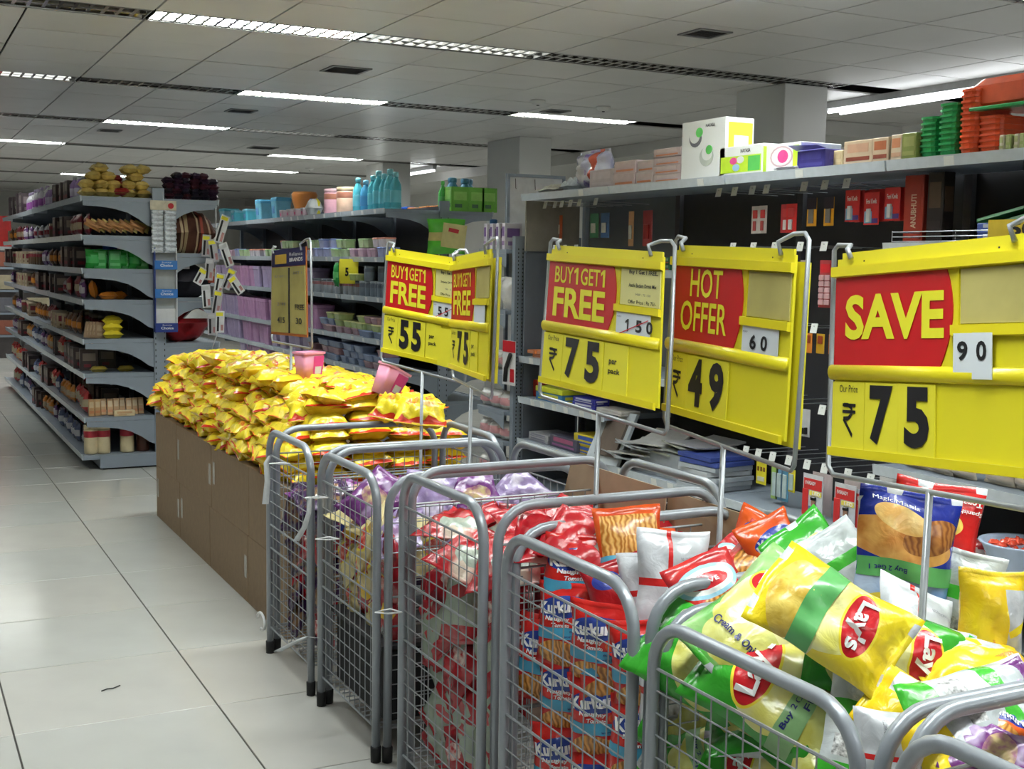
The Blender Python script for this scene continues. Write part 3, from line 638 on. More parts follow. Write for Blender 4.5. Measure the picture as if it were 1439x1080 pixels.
H = [ # proto, px, py, depth, az, el, roll, scale, label
 (P_kurk, 806, 812, 2.78, 35, 8, -3, 1.0, 'red and blue banded packet standing topmost at the left of the cyan-band basket'),
 (P_kurk, 765, 925, 2.82, 50, 4, -6, 1.0, 'red and blue banded packet below the topmost one, left'),
 (P_kurk, 862, 925, 2.62, 32, 8, 2, 1.05, 'red and blue banded packet below the topmost one, right, close to the tube'),
 (P_yred, 880, 850, 2.68, 20, 20, 15, 1.05, 'dark red packet with a yellow crisp picture behind the curved tube'),
 (P_noodle, 886, 775, 2.75, 25, 25, 4, 1.05, 'orange packet showing fried noodles above a cyan strip'),
 (P_noodle, 905, 800, 2.90, 20, 30, -4, 1.05, 'second orange noodle packet tucked behind the first'),
 (P_silver, 943, 825, 2.58, 20, 12, -4, 1.0, 'white and silver packet back with red lines at the basket corner'),
 (P_silver, 912, 838, 2.62, 45, 15, 10, .8, 'small silver-backed packet left of the larger white one'),
 (P_ring, 1014, 806, 2.62, 15, 35, -62, .85, 'noodle packet with a pale blue ring, lying beside the white one'),
 (P_ring, 1068, 790, 2.60, 20, 45, -40, .9, 'noodle packet with a pale blue ring, farther right'),
 (P_orange, 1062, 775, 2.75, 20, 30, -30, 1.0, 'orange packet with blue emblem at the back right of the banded heap'),
 (P_orange, 1095, 785, 2.60, 10, 25, 20, 1.0, 'orange packet at the right end of the banded heap'),
 (P_ring, 1005, 850, 2.35, 20, 30, 20, 1.0, 'brown noodle packet under the pale ring packet'),
 (P_silver, 962, 905, 2.56, 30, 20, 40, .7, 'silver packet end squeezed beside the thick tube corner'),
 (P_rw, 790, 760, 2.85, 20, 60, 80, 1.1, 'crumpled red and cream packet under the double tube'),
 (P_rw, 830, 765, 2.80, 20, 55, 60, 1.1, 'dark red packet with a cream fold beside the topmost banded one'),
 # crisp basket
 (P_greenchips, 1003, 938, 2.25, 42, 40, 62, 1.12, 'green crisp packet with pale chips pictured, at the left corner of the crisp basket'),
 (P_taped, 1105, 975, 2.12, 40, 42, 60, 1.28, 'green taped pair packet lying lowest at the front of the crisp basket'),
 (P_lime, 1072, 872, 2.20, 30, 45, -45, 1.12, 'green and white crisp packet with blue wording at the back left'),
 (P_green, 1250, 925, 2.10, 20, 28, -112, 1.12, 'green crisp packet bundled behind the big yellow one'),
 (P_yellow, 1168, 868, 2.02, 30, 38, -124, 1.0, 'large yellow crisp packet bound by a wide green strip'),
 (P_silver, 1285, 905, 2.20, 0, 35, -30, 1.0, 'silver and dark red packet right of the yellow and green pair'),
 (P_blue, 1268, 800, 2.34, 22, 8, -8, 1.22, 'blue crisp packet with orange chips, standing with a green strip'),
 (P_tomato, 1312, 772, 2.48, 20, 10, -10, 1.10, 'red crisp packet standing behind the blue one'),
 (P_green, 1160, 805, 2.42, 20, 30, 35, .95, 'green crisp packet corner showing behind the big yellow one'),
 (P_silvergreen, 1198, 805, 2.38, 20, 35, 28, .85, 'white rolled packet edge between the green and blue packets'),
 (P_yback, 1392, 880, 2.18, 15, 10, -6, .80, 'yellow packet with a silver panel on its back at the right edge'),
 (P_yback, 1368, 940, 2.10, 10, 75, 80, .9, 'yellow packet lying flat below the yellow and silver one'),
 (P_silvergreen, 1345, 850, 2.35, 60, 10, -8, .9, 'silver packet with a green strip behind the sign pole'),
 (P_greenchips, 985, 1030, 2.34, 65, 15, 75, .95, 'green crisp packet behind the wires, lower left of the crisp basket'),
 (P_silvergreen, 950, 1060, 2.36, 60, 20, -20, .85, 'silver packet back behind the wires at the lower left'),
 (P_taped, 1015, 1070, 2.28, 60, 20, -60, .95, 'green taped packet low behind the wires'),
 (P_green, 1080, 1075, 2.18, 60, 25, 80, .95, 'green crisp packet lowest behind the wires'),
 (P_greenchips, 1160, 1045, 2.06, 50, 45, 30, .95, 'green crisp packet with folded corner near the lower tube'),
 (P_silvergreen, 1215, 1030, 2.0, 20, 30, -20, .9, 'silver packet with green stripes at the curve of the front tube'),
 (P_silver, 935, 975, 2.42, 75, 5, 10, .9, 'dark silver-backed packet deep in the left corner of the crisp basket'),
 # nearest basket
 (P_silvergreen, 1380, 1005, 1.88, 15, 45, -80, 1.0, 'white packet with a green stripe lying under the double tube'),
 (P_yback, 1290, 1010, 1.92, 40, 40, 60, .7, 'yellow edged packet inside the corner of the nearest basket'),
 (P_silver, 1290, 1060, 1.86, 40, 15, 90, .8, 'white packet with a broad red stripe in the nearest basket'),
 (P_purple, 1400, 1065, 1.80, 30, 50, 60, .8, 'purple packet in the bottom right corner'),
 (P_orange, 1400, 1035, 1.84, 20, 50, -40, .75, 'orange snack packet in the bottom right corner'),
 (P_purple, 1430, 1000, 1.90, 10, 30, 20, .8, 'purple crimped packet end at the right edge'),
 (P_yback, 1340, 1070, 1.82, 40, 40, 30, .75, 'yellow packet crossing behind the front tube'),
 (P_tomato, 1345, 1040, 1.88, 20, 60, 40, .7, 'red packet lying in the nearest basket'),
]
for p, px, py, dep, az, el, ro, sc, lb in H:
    put(p, 'snack_packet', lb, 'packet', atd(px, py, dep), az, el, ro, sc)
# hidden support layers
for k, (p, lb) in enumerate(((P_green, 'green crisp'), (P_greenchips, 'green chip-picture'), (P_silvergreen, 'silver and green'))):
    for j in range(6):
        put(p, 'snack_packet', '%s packet in the lower layers of the crisp basket' % lb, 'packet', (1.34+.11*(j % 2)+.22*(j//2)*.6, 1.72-.16*k, .22+.075*j), 80, 15, R_.uniform(-80, 80), 1, '%s packets in the lower layers of the crisp basket' % lb)
for j in range(10):
    put([P_greenchips, P_lime][j % 2], 'snack_packet', 'crisp packet lying under the heap in the crisp basket', 'packet', (1.40+.12*(j % 4), 1.38+.14*(j//4), .60+.02*(j % 3)), R_.uniform(0, 90), 75, R_.uniform(-90, 90), 1, 'crisp packets under the heap in the crisp basket')
for j in range(12):
    put([P_silver, P_gold, P_orange][j % 3], 'snack_packet', '%s packet deep in the nearest basket' % ['silver', 'cream-gold', 'orange'][j % 3], 'packet', (1.36+.13*(j % 4), .82+.14*(j//4), .58+.02*(j % 2)), R_.uniform(0, 90), 75, R_.uniform(-90, 90), 1, '%s packets deep in the nearest basket' % ['silver', 'cream-gold', 'orange'][j % 3])
for j in range(10):
    put([P_ring, P_yred][j % 2], 'snack_packet', '%s packet under the heap in the cyan-band basket' % ['ringed', 'dark red'][j % 2], 'packet', (1.42+.12*(j % 4), 2.04+.13*(j//4), .66+.02*(j % 2)), R_.uniform(0, 90), 75, R_.uniform(-90, 90), 1, '%s packets under the heap in the cyan-band basket' % ['ringed', 'dark red'][j % 2])

# cardboard sheets in the baskets
def sheet(label, q, th=.004):
    q = [Vector(v) for v in q]; n = (q[1]-q[0]).cross(q[3]-q[0]).normalized()*th
    t = MB().add([*q, *[v+n for v in q]], [(0,3,2,1),(4,5,6,7),(0,1,5,4),(1,2,6,5),(2,3,7,6),(3,0,4,7)]).build('cardboard_sheet', CARD2, None)
    tag(t, label, 'cardboard'); return t, q, n
s1, q1, n1 = sheet('large upright cardboard sheet marked with a small stamp, behind the double tubes', [at(803, 646, 'x', 1.84), at(936, 687, 'x', 1.84), at(928, 790, 'x', 1.82), at(770, 790, 'x', 1.82)])
mb = MB()
def s1f(u, v): return q1[0]+(q1[1]-q1[0])*u+(q1[3]-q1[0])*v - n1*.3
text_into(mb, 'IXW', s1f, (.53, .59, .36, .31), .02); text_into(mb, '0', s1f, (.535, .56, .45, .39), .02)
mb.build('stamp', INK, s1)
sheet('smaller upright cardboard sheet right of the stamped one', [at(939, 688, 'x', 1.86), at(1045, 722, 'x', 1.86), at(1085, 800, 'x', 1.84), at(932, 800, 'x', 1.84)])

# ties and rags
RAG = mat('white_rag', (.55, .57, .58), .8, 0, .1, 60)
def rag(label, pts, wid=.012):
    P = [Vector(p) for p in pts]; top_, bot_ = [], []
    for i, p in enumerate(P):
        wv = CR*(wid*(.7+.6*i/len(P))/2); top_.append(p-wv); bot_.append(p+wv)
    n = len(P); off = -CF*.002
    vs = top_+bot_+[v+off for v in top_]+[v+off for v in bot_]; fs = []
    for i in range(n-1):
        fs += [(i, i+1, n+i+1, n+i), (2*n+i, 3*n+i, 3*n+i+1, 2*n+i+1), (i, 2*n+i, 2*n+i+1, i+1), (n+i, n+i+1, 3*n+i+1, 3*n+i)]
    tag(MB().add(vs, fs).build('cloth_tie', RAG, None, True), label, 'tie')
rag('white cloth strip hanging from the farthest basket corner', [atd(380, 640, 4.3), atd(374, 650, 4.3), atd(376, 675, 4.3), atd(373, 708, 4.3)], .02)
rag('white cloth strip knotted on the tubes between the two farthest baskets', [atd(436, 697, 3.85), atd(434, 720, 3.83), atd(428, 740, 3.83), atd(416, 760, 3.85)], .018)
rag('white cloth strip tied low on the far basket legs', [atd(446, 896, 3.80), atd(432, 894, 3.76), atd(412, 903, 3.76), atd(390, 915, 3.78)], .022)
for k, (px, py, d_) in enumerate(((460, 757, 3.72), (445, 699, 3.87), (546, 860, 3.25), (393, 651, 4.25))):
    p = atd(px, py, d_-.02); mb = MB(); w_ = .035
    mb.tube([p-CR*w_, p-CF*.02, p+CR*w_, p+CF*.05-CR*.0], .0022, 6, True)
    tag(mb.build('cable_tie', WHITE, None, True), ['white cable tie joining the second basket tubes', 'white cable tie at the upper knot of the far baskets', 'white cable tie low between the second and third baskets', 'white cable tie at the top of the farthest basket'][k], 'cable tie')
mb = MB(); p = at(367, 872, 'x', 1.22); mb.tube([p+Vector((0, .05*math.cos(a), .03*math.sin(a))) for a in [i*.4 for i in range(13)]], .005, 8)
tag(mb.build('white_cable_loop', WHITE, None, True), 'white loop of cord at the foot of the farthest basket', 'cord')

# ------------------------------------------------------------------ price signs
def sign(label, q, kind, pole, bottom=.12, frame=True, cards=True):
    TLc, TRc, BRc, BLc = [Vector(v) for v in q]
    n = (TRc-TLc).cross(BLc-TLc).normalized()
    if n.dot(CP-TLc) < 0: n = -n
    def F(s, t, d=0): return TLc*(1-s)*(1-t)+TRc*s*(1-t)+BRc*s*t+BLc*(1-s)*t + n*d
    org = F(.5, 1.0); base = Vector((pole[0], pole[1], 0))
    T = thing('price_sign', label, 'sign', (pole[0], pole[1], .11)); O = Vector((pole[0], pole[1], .11))
    def G(s, t, d=0): return F(s, t, d)-O
    def slab(name, s0, s1, t0, t1, d0, d1, mt, parent=T, edge=None):
        pts = edge or [(s0, t0), (s1, t0), (s1, t1), (s0, t1)]; k = len(pts)
        return MB().add([G(s, t, d0) for s, t in pts]+[G(s, t, d1) for s, t in pts], [tuple(reversed(range(k))), tuple(range(k, 2*k))]+[(i, (i+1) % k, k+(i+1) % k, k+i) for i in range(k)]).build(name, mt, parent)
    def text(body, s0, s1, t0, t1, d, mt, wt=.02, parent=T, name='lettering'):
        m_ = MB(); text_into(m_, body, lambda u, v: G(u, v, d), (s0, s1, t1, t0), wt); return m_.build(name, mt, parent)
    def rupee(s0, s1, t0, t1, d, parent):
        m_ = MB()
        def st(pts, w):
            for (a, b), (c, e) in zip(pts, pts[1:]):
                dx, dy = c-a, (e-b); L = math.hypot(dx, dy) or 1; nx, ny = -dy/L*w, dx/L*w
                m_.add([G(s0+(s1-s0)*x, t0+(t1-t0)*y, d) for x, y in ((a+nx, b+ny), (c+nx, e+ny), (c-nx, e-ny), (a-nx, b-ny))], [(0, 1, 2, 3)])
        st([(0, .04), (1, .04)], .05); st([(0, .25), (1, .25)], .05)
        st([(.1, .04), (.45, .04), (.66, .10), (.72, .20), (.66, .36), (.45, .46), (.08, .48), (.78, 1.0)], .065)
        m_.build('rupee_symbol', INK, parent)
    R = .005
    # stand
    fb = MB(); e = .055
    pts = [G(.10, .035, .008), G(.085, -.01, .012), G(.05, -.045, -.01), G(-.03, -.055, -.012), G(-e, -.03, -.012), G(-e, .5, -.012), G(-e, 1.05, -.012), G(-e+.03, 1.09, -.012)]
    pts += [G(.5, 1.105, -.012), G(1+e-.03, 1.12, -.012), G(1+e-.01, 1.09, -.012), G(1+e, .5, -.012), G(1+e, -.05, -.012), G(1+e-.03, -.085, -.012), G(.95, -.08, -.01), G(.905, -.03, .012), G(.92, .035, .008)]
    fb.tube(pts, R, 8); fb.build('wire_frame', WIRE, T, True)
    MB().tube([G(.5, 1.10, -.012), Vector((G(.5, 1.10).x, G(.5, 1.10).y, .0))], .0065, 8).build('pole', WIRE, T, True)
    if kind == 'brand':
        slab('board', 0, 1, 0, 1, -.004, 0, mat('board_orange_edge', (.45, .13, .02), .4))
        slab('header', .02, .98, 0, .20, .0005, .002, mat('navy_header', (.018, .016, .10), .4)); slab('price_card', .02, .52, .21, .97, .0005, .003, CLEARY); slab('price_card', .56, .98, .21, .97, .0005, .003, CLEARY)
        slab('divider', .515, .545, .22, .97, .001, .0035, BLACK); slab('emblem', .12, .46, .06, .17, .0025, .003, mat('emblem_gold', (.60, .38, .04), .4))
        text('Reliance', .55, .92, .05, .09, .003, WHITEINK, 0); text('BRANDS', .55, .92, .11, .155, .003, WHITEINK, .03)
        text('415', .20, .42, .79, .86, .004, INK, .02); text('30', .72, .88, .79, .86, .004, INK, .02); text('FREE', .70, .95, .64, .70, .004, INK, .02); text('2199', .2, .44, .62, .66, .004, GREYT, 0)
        text('BUY ANY 2', .12, .44, .30, .33, .004, GREYT, 0); text('GET 1', .66, .9, .27, .30, .004, GREYT, 0)
        return T
    slab('board', .0, 1.0, .03, .98, -.006, 0, YEL)
    slab('flange', .03, .995, 0, .075, -.004, .001, YEL)
    def rail(name, s0, s1, t0, t1, d, rounded=False, mt=YEL2):
        m_ = MB(); N = 7; rings = []
        for s_ in (s0, s1):
            rings.append([G(s_, t0+(t1-t0)*(.5-.5*math.cos(PI*i/N)), d*math.sin(PI*i/N)+.001 if rounded else (d if 0 < i < N else .001)) for i in range(N+1)])
        m_.loft(rings); return m_.build(name, mt, T, rounded)
    rail('top_rail', -.012, 1.008, .07, .125, .012)
    tm = .556
    edge = [(0, .115), (.60, .115)]+[(.60+.035*math.sin(PI*(i/8)**.9)-.03*(i/8)**3, .115+(tm-.10)*i/8) for i in range(1, 9)]+[(0, tm+.015)]
    slab('offer_panel', 0, 0, 0, 0, .0005, .003, SRED, edge=edge)
    d = .0045
    slab('divider', .655, .662, .125, tm, .0005, .004, YEL2)
    if kind.startswith('BUY'):
        text('BUY', .065, .245, .155, .275, d, SLET, .012); text('1', .25, .30, .155, .275, d, SLET); text('GET', .315, .49, .155, .275, d, SLET, .012); text('1', .495, .545, .155, .275, d, SLET); text('FREE', .065, .545, .305, .515, d, SLET, .03)
    if kind == 'HOT': text('HOT', .175, .46, .135, .30, d, SLET, .012); text('OFFER', .10, .515, .325, .50, d, SLET, .012)
    if kind == 'SAVE': text('SAVE', .065, .595, .215, .435, d, SLET, .035)
    small, big = {'BUY55': ('55', '55'), 'BUY75b': ('', '75'), 'BUY75': ('150', '75'), 'HOT': ('60', '49'), 'SAVE': ('90', '75')}[kind]
    c = slab('upper_card', .67, .99, .13, .37, .0005, .003, PALEY if kind in ('BUY75', 'BUY55') else CLEARY)
    if kind in ('BUY75', 'BUY55'):
        text('Buy 1 Get 1 FREE..', .74, .975, .135, .17, .0045, INK, .03, c)
        text('Aachi Badam Drink Mix' if kind == 'BUY75' else 'Sweets Of The Day', .74, .965, .225, .25, .0045, INK, .02, c)
        text('MRP : 75 150', .80, .92, .29, .305, .0045, GREYT, 0, c); text('Offer Price : Rs 75/-', .74, .965, .335, .36, .0045, INK, .01, c)
    rail('small_rail', .635, 1.0, .375, .425, .010)
    if kind == 'SAVE':
        for k_, (a_, b_, ch) in enumerate(((.655, .745, '9'), (.748, .835, '0'))):
            cc = slab('price_card', a_, b_, .415, .60-.01*(1-k_)+.012*k_, .010+.003*k_, .0115+.003*k_, PAPER)
            text(ch, a_+.02, b_-.022, .45, .535, .0125+.003*k_, INK, .03, cc)
    else:
        cc = slab('price_card', .655, .93, .42, .60, .004, .006, PAPER)
        if small:
            w_ = .065
            for k_, ch in enumerate(small):
                s_ = (.735 if len(small) > 2 else .72)+k_*.085
                text(ch, s_, s_+(.05 if ch != '1' else .035), .465, .545, .0075, INK, .03, cc)
            text('MRP', .665, .70, .45, .46, .0075, GREYT, 0, cc)
        if kind in ('BUY75', 'BUY55'):
            m_ = MB(); m_.add([G(.665, .575, .008), G(.92, .455, .008), G(.92, .462, .008), G(.665, .582, .008)], [(0, 1, 2, 3)]); m_.build('strike_line', REDINK, cc)
    rail('middle_rail', -.015, 1.0, tm, .632, .011, True)
    lo = slab('rupee_card', 0, .185, .64, .965, .001, .004, YELD)
    text('Our Price', .045, .15, .655, .69, .0055, INK, 0, lo); rupee(.065, .14, .745, .895, .0055, lo)
    for k_, ch in enumerate(big):
        s0 = .20+.19*k_ if ch != '9' else .385
        if kind == 'BUY55': s0 = .20+.165*k_
        cc = slab('digit_card', .19+.185*k_, .372+.185*k_, .64, .965, .001+.001*k_, .0045+.001*k_, YELD)
        text(ch, s0+.02, s0+.145, .652, .925, .0065+.001*k_, INK, .045, cc)
    if kind.startswith('BUY'):
        cc = slab('word_card', .565, .76, .64, .965, .001, .004, YELD)
        text('per', .61, .675, .745, .785, .0055, INK, .02, cc); text('pack', .605, .705, .80, .845, .0055, INK, .02, cc)
    if kind == 'BUY55': slab('blank_card', .76, .99, .66, 1.0, .012, .014, YELD, edge=[(.78, .66), (.97, .66), (.99, 1.01), (.74, 1.0)])
    rail('bottom_lip', -.01, .985, .955, 1.0, .010)
    for s_ in (.16, .84): 
        m_ = MB(); m_.add([G(s_-.004, .045, .0015), G(s_+.004, .045, .0015), G(s_+.004, .053, .0015), G(s_-.004, .053, .0015)], [(0, 1, 2, 3)]); m_.build('screw_hole', BLACK, T)
    if kind in ('HOT', 'BUY75b'): slab('rear_board', .02, 1.03, .06, 1.01, -.03, -.022, YEL)
    return T
Q75 = [(1.617, 2.92, 1.506), (1.647, 2.428, 1.487), (1.547, 2.287, 1.127), (1.516, 2.779, 1.146)]
QHOT = [(1.699, 2.451, 1.505), (1.652, 1.961, 1.493), (1.605, 1.918, 1.098), (1.652, 2.408, 1.11)]
QS = [Vector(v) for v in [(1.673, 1.859, 1.483), (1.646, 1.396, 1.516), (1.575, 1.309, 1.132), (1.602, 1.772, 1.099)]]
QS = [QS[0], QS[0]+(QS[1]-QS[0])*1.06, QS[3]+(QS[2]-QS[3])*1.06, QS[3]]
sign('yellow and red sign reading BUY1GET1 FREE with price 75, centre of the photo', Q75, 'BUY75', (1.72, 2.79))
sign('yellow and red sign reading HOT OFFER with price 49', QHOT, 'HOT', (1.70, 2.22))
sign('largest yellow and red sign reading SAVE with price 75, at the right edge', QS, 'SAVE', (1.68, 1.56))
sign('yellow sign reading BUY1GET1 FREE with price 55, left of the doubled pair', [atd(546.6, 348, 4.62), atd(649, 363.5, 4.42), atd(646, 519, 4.42), atd(538.4, 494.8, 4.62)], 'BUY55', (1.66, 4.10))
sign('narrow-looking turned BUY1GET1 FREE sign with price 75, right of the doubled pair', [atd(637, 361.5, 4.24), atd(691, 349.6, 3.80), atd(684.4, 536, 3.80), atd(634, 517, 4.24)], 'BUY75b', (1.66, 3.51))
sign('small navy and yellow sign with two price columns behind the yellow packet pile', [atd(382, 352, 5.70), atd(430, 346, 5.25), atd(432, 474, 5.25), atd(381, 469, 5.70)], 'brand', (1.72, 5.50))

# ------------------------------------------------------------------ cardboard box plinth and yellow packet pile
R_ = random.Random(5)
BX0, BX1, BY0, BY1, BZ = 1.335, 2.12, 4.46, 6.98, .59
def cbox(label, x0, x1, y0, y1, z0, z1, tapes=0):
    t = thing('cardboard_box', label, 'box', ((x0+x1)/2, (y0+y1)/2, z0)); a, b, h = (x1-x0)/2, (y1-y0)/2, z1-z0
    MB().bbox(-a, a, -b, b, 0, h, .003).build('carton', CARD, t)
    MB().box(-.0015, .0015, -b-.001, b+.001, h-.0005, h+.0008).build('seam', BLACK, t)
    if tapes & 1: MB().box(-a-.0015, -a+.001, -b+.015, -b+.05, h*.35, h*.68).build('tape', TAPE, t)
    if tapes & 2: MB().box(-a-.0015, -a+.001, b-.06, b-.03, h*.4, h*.75).build('tape', TAPE, t)
n = 4; L = (BY1-BY0)/n
for k in range(2):
    z0, z1 = (.002, .292) if k == 0 else (.294, BZ)
    cuts = [BY0, 5.02, 5.70, 6.36, BY1] if k == 0 else [BY0, 5.0, 5.66, BY1-.55, BY1]
    for i, (a_, b_) in enumerate(zip(cuts, cuts[1:])):
        cbox('brown cardboard box, %s row, %s from the baskets' % (['lower', 'upper'][k], ['nearest', 'second', 'third', 'farthest'][i]), BX0-.02*k*0, 1.74, a_+.003, b_-.003, z0, z1, (i+k) % 4)
        cbox('brown cardboard box on the hidden side, %s row, %s from the baskets' % (['lower', 'upper'][k], ['nearest', 'second', 'third', 'farthest'][i]), 1.745, BX1, a_+.003, b_-.003, z0, z1)
def ymesh(seed):
    mb, s = pillow(.18, .135, .066, seed, nu=9, nv=10, crimp=.008, wr=1.1, puff=3.6); return mb.mesh('packet', YP, True)
YP = design('yellow_noodle_wrapper', ((.86, .68, .03), (.74, .56, .02), 'noise', 12), [('rect', 0, -.062, .2, .0075, 0, (.62, .04, .01)), ('rect', 0, .066, .2, .005, 0, (.70, .10, .01)),
    ('ell', .035, .012, .03, .022, 10, ((.72, .30, .04), (.86, .70, .30), 'noise', 60)), ('ell', -.04, .015, .028, .014, 0, ((.60, .02, .01), (.84, .55, .03), 'noise', 70))], back=((.86, .64, .03), (.78, .46, .01), 'noise', 14), rough=.22, bump=.5, bscale=22)
YM = [ymesh(s) for s in range(40, 46)]
def yput(x, y, z, rz, rx=0, ry=0, lab='pile', k=0):
    o = ob('noodle_packet', YM[R_.randrange(6)], None, (x, y, z)); o.rotation_euler = (rx, ry, rz); s = R_.uniform(.92, 1.08); o.scale = (s, s, s)
    th = ['basket-end', 'middle', 'far'][min(2, max(0, int(3*(y-BY0)/(BY1-BY0))))]; od = ['lowest', 'second', 'third', 'fourth', 'fifth', 'sixth'][k]
    lr = ['aisle-side', 'central', 'hidden-side'][min(2, max(0, int(3*(x-BX0)/(BX1-BX0))))]
    lb = {'side': 'yellow packet in the %s layer up of the aisle wall, %s third' % (od, th), 'near': 'yellow packet in the %s layer up, wall facing the baskets' % od,
          'top': 'yellow packet loose on top of the pile, %s third, %s strip' % (th, lr), 'far': 'yellow packet in the %s layer up, far end wall' % od}[lab]
    return tag(o, lb, 'packet', 'yellow packets: '+lb[14:])
LH = .054
for k in range(6):
    ins = [.0, -.02, -.01, .02, .06, .12][k]; z = BZ+.03+LH*k
    y = BY0+.10
    while y < BY1+.02:
        yput(BX0+.075+ins+R_.uniform(-.02, .02), y, z+R_.uniform(-.008, .008), PI/2*R_.choice((1, 1, 1, 0))+R_.uniform(-.25, .25), R_.uniform(-.18, .18), R_.uniform(-.35, .1), 'side', k); y += R_.uniform(.12, .155)
    if k < 6:
        x = BX0+.18
        while x < BX1-.06-.06*max(0, k-2):
            yput(x, BY0+.04+ins*.4+R_.uniform(-.01, .01), z+R_.uniform(-.006, .006), R_.uniform(-.12, .12)+(PI if R_.random() < .2 else 0), R_.uniform(-.15, .3), R_.uniform(-.1, .1), 'near', k); x += R_.uniform(.155, .18)
        x = BX0+.2
        if k < 5:
            while x < BX1-.3: yput(x, BY1-.04-ins, z, R_.uniform(-.3, .3), 0, 0, 'far', k); x += .2
y = BY0+.10
while y < BY1-.02:
    x = BX0+.16
    while x < BX1-.07:
        u_ = (x-BX0)/(BX1-BX0); v_ = (y-BY0)/(BY1-BY0)
        zz = BZ+.285-.05*u_+.085*math.sin(PI*min(1, max(0, u_*.9+.1)))*(.75+.35*math.sin(PI*min(1, v_*1.15)))-.10*max(0, u_-.8)*3*(1-v_) - .03*(v_ > .9)
        yput(x+R_.uniform(-.03, .03), y+R_.uniform(-.02, .02), zz+R_.uniform(-.012, .018), R_.uniform(-.5, .5)+R_.choice((0, PI/2, PI)), R_.uniform(-.28, .28), R_.uniform(-.28, .28), 'top')
        x += R_.uniform(.13, .16)
    y += R_.uniform(.12, .15)
yb = bag(.20, .15, .085, 60, YP, wr=2.5, nu=14)
for px, py, dp, az, el, ro, lb in ((438, 572, 4.80, 20, 55, 10, 'large crumpled pale yellow packet lying near the middle of the pile'), (590, 580, 4.60, 10, 60, -10, 'yellow packet with red crimped end at the right end of the pile'), (500, 560, 4.85, 25, 60, 10, 'yellow packet lying below the first pink bucket'), (560, 575, 4.65, 25, 60, -15, 'yellow packet lying below the tipped pink bucket')):
    put(yb, 'noodle_packet', lb, 'packet', atd(px, py, dp), az, el, ro, 1)
# pink buckets on the pile
def bucket(label, p, rz, tilt, m1, m2, sc=1):
    t = thing('plastic_bucket', label, 'bucket', p); 
    t.rotation_euler = (tilt[0], tilt[1], rz); t.scale = (sc, sc, sc)
    def ring(z, a, b, r=.014):
        pts = []
        for cx_, cy_, s_ in ((a-r, b-r, 0), (-a+r, b-r, 1), (-a+r, -b+r, 2), (a-r, -b+r, 3)):
            for i in range(4): an = s_*PI/2+i*PI/6; pts.append((cx_+r*math.cos(an), cy_+r*math.sin(an), z))
        return pts
    MB().loft([ring(0, .050, .035), ring(.13, .063, .045), ring(.131, .060, .042), ring(.004, .047, .032)], cap=True).build('body', m1, t, True)
    MB().loft([ring(.124, .068, .050), ring(.134, .069, .051), ring(.134, .061, .043), ring(.124, .0625, .0445)], closed=True).build('rim', m1, t)
    lb = MB().add([(-.005, -.0385, .02), (.048, -.0385, .02), (.056, -.0475, .115), (-.005, -.0475, .115)], [(0, 1, 2, 3)]).build('printed_label', m2, t)
    MB().add([(.005, -.0395, .03), (.04, -.0395, .03), (.042, -.0435, .065), (.005, -.0435, .065)], [(0, 1, 2, 3)]).build('white_panel', WHITE, lb)
    return t
PINK = mat('translucent_pink_plastic', (.80, .34, .50), .25, 0, .05, 5); MAG = mat('magenta_label', (.70, .06, .28), .4)
bucket('upright pink plastic bucket with magenta label on the yellow pile', at(434, 533, 'y', 4.95), .35, (0, 0), PINK, MAG, .88)
bucket('tipped pink plastic bucket behind the yellow packets', atd(538, 556, 4.80), .3, (.1, .45), PINK, MAG, .9)

# ------------------------------------------------------------------ shelf goods
R_ = random.Random(21)
PM = {}
def cm(c, rough=.35, metal=0):
    k = 'goods_%02d_%02d_%02d%s' % (int(c[0]*99), int(c[1]*99), int(c[2]*99), '_foil' if metal else ('_clear' if rough < .2 else ''))
    return mat(k, c, rough, metal, .16, 18, .15 if metal else 0, 40)
def g_box(w, d, h, c1, c2, c3=None):
    mb = MB().bbox(-d/2, d/2, -w/2, w/2, 0, h, .003)
    mb.mi(1).box(-d/2-.0008, -d/2+.0005, -w*.36, w*.36, h*.50, h*.86); mb.mi(2).box(-d/2-.0012, -d/2+.0005, -w*.40, w*.40, h*.16, h*.32)
    mb.mi(1).box(-d*.36, d*.36, -w/2-.0008, -w/2+.0005, h*.45, h*.80); mb.mi(2).box(-d*.30, d*.10, -w/2-.0012, -w/2+.0005, h*.15, h*.3)
    return mb.mesh('carton', [cm(c1), cm(c2), cm(c3 or c2)])
def g_pouch(w, h, th, c1, c2, metal=0, seed=0):
    pm, s = pillow(w, h, th, seed, nu=6, nv=8, crimp=.008, wr=1.8)
    mb = MB(); n = 14
    vs = [(-z, -x, y+h/2) for x, y, z in pm.v]; mb.add(vs, pm.f)
    me = mb.mesh('pouch', [cm(c1, .25, metal), cm(c2, .3)], True)
    for p in me.polygons:
        c = p.center
        if c.x < -.001 and h*.32 < c.z < h*.66: p.material_index = 1
    return me
def g_bottle(r, h, c1, c2, c3, neck=.35, n=12):
    mb = MB(); mb.lathe([(r*.9, 0), (r, h*.03), (r, h*.55), (r*.93, h*.66), (r*neck*1.1, h*.82), (r*neck, h*.86)], n)
    mb.mi(1).lathe([(r*neck*1.25, h*.86), (r*neck*1.25, h*.98), (r*neck*.9, h)], n)
    mb.mi(2).lathe([(r*1.01, h*.16), (r*1.015, h*.17), (r*1.015, h*.48), (r*1.01, h*.49)], n)
    return mb.mesh('bottle', [cm(c1, .25), cm(c2, .3), cm(c3)], True)
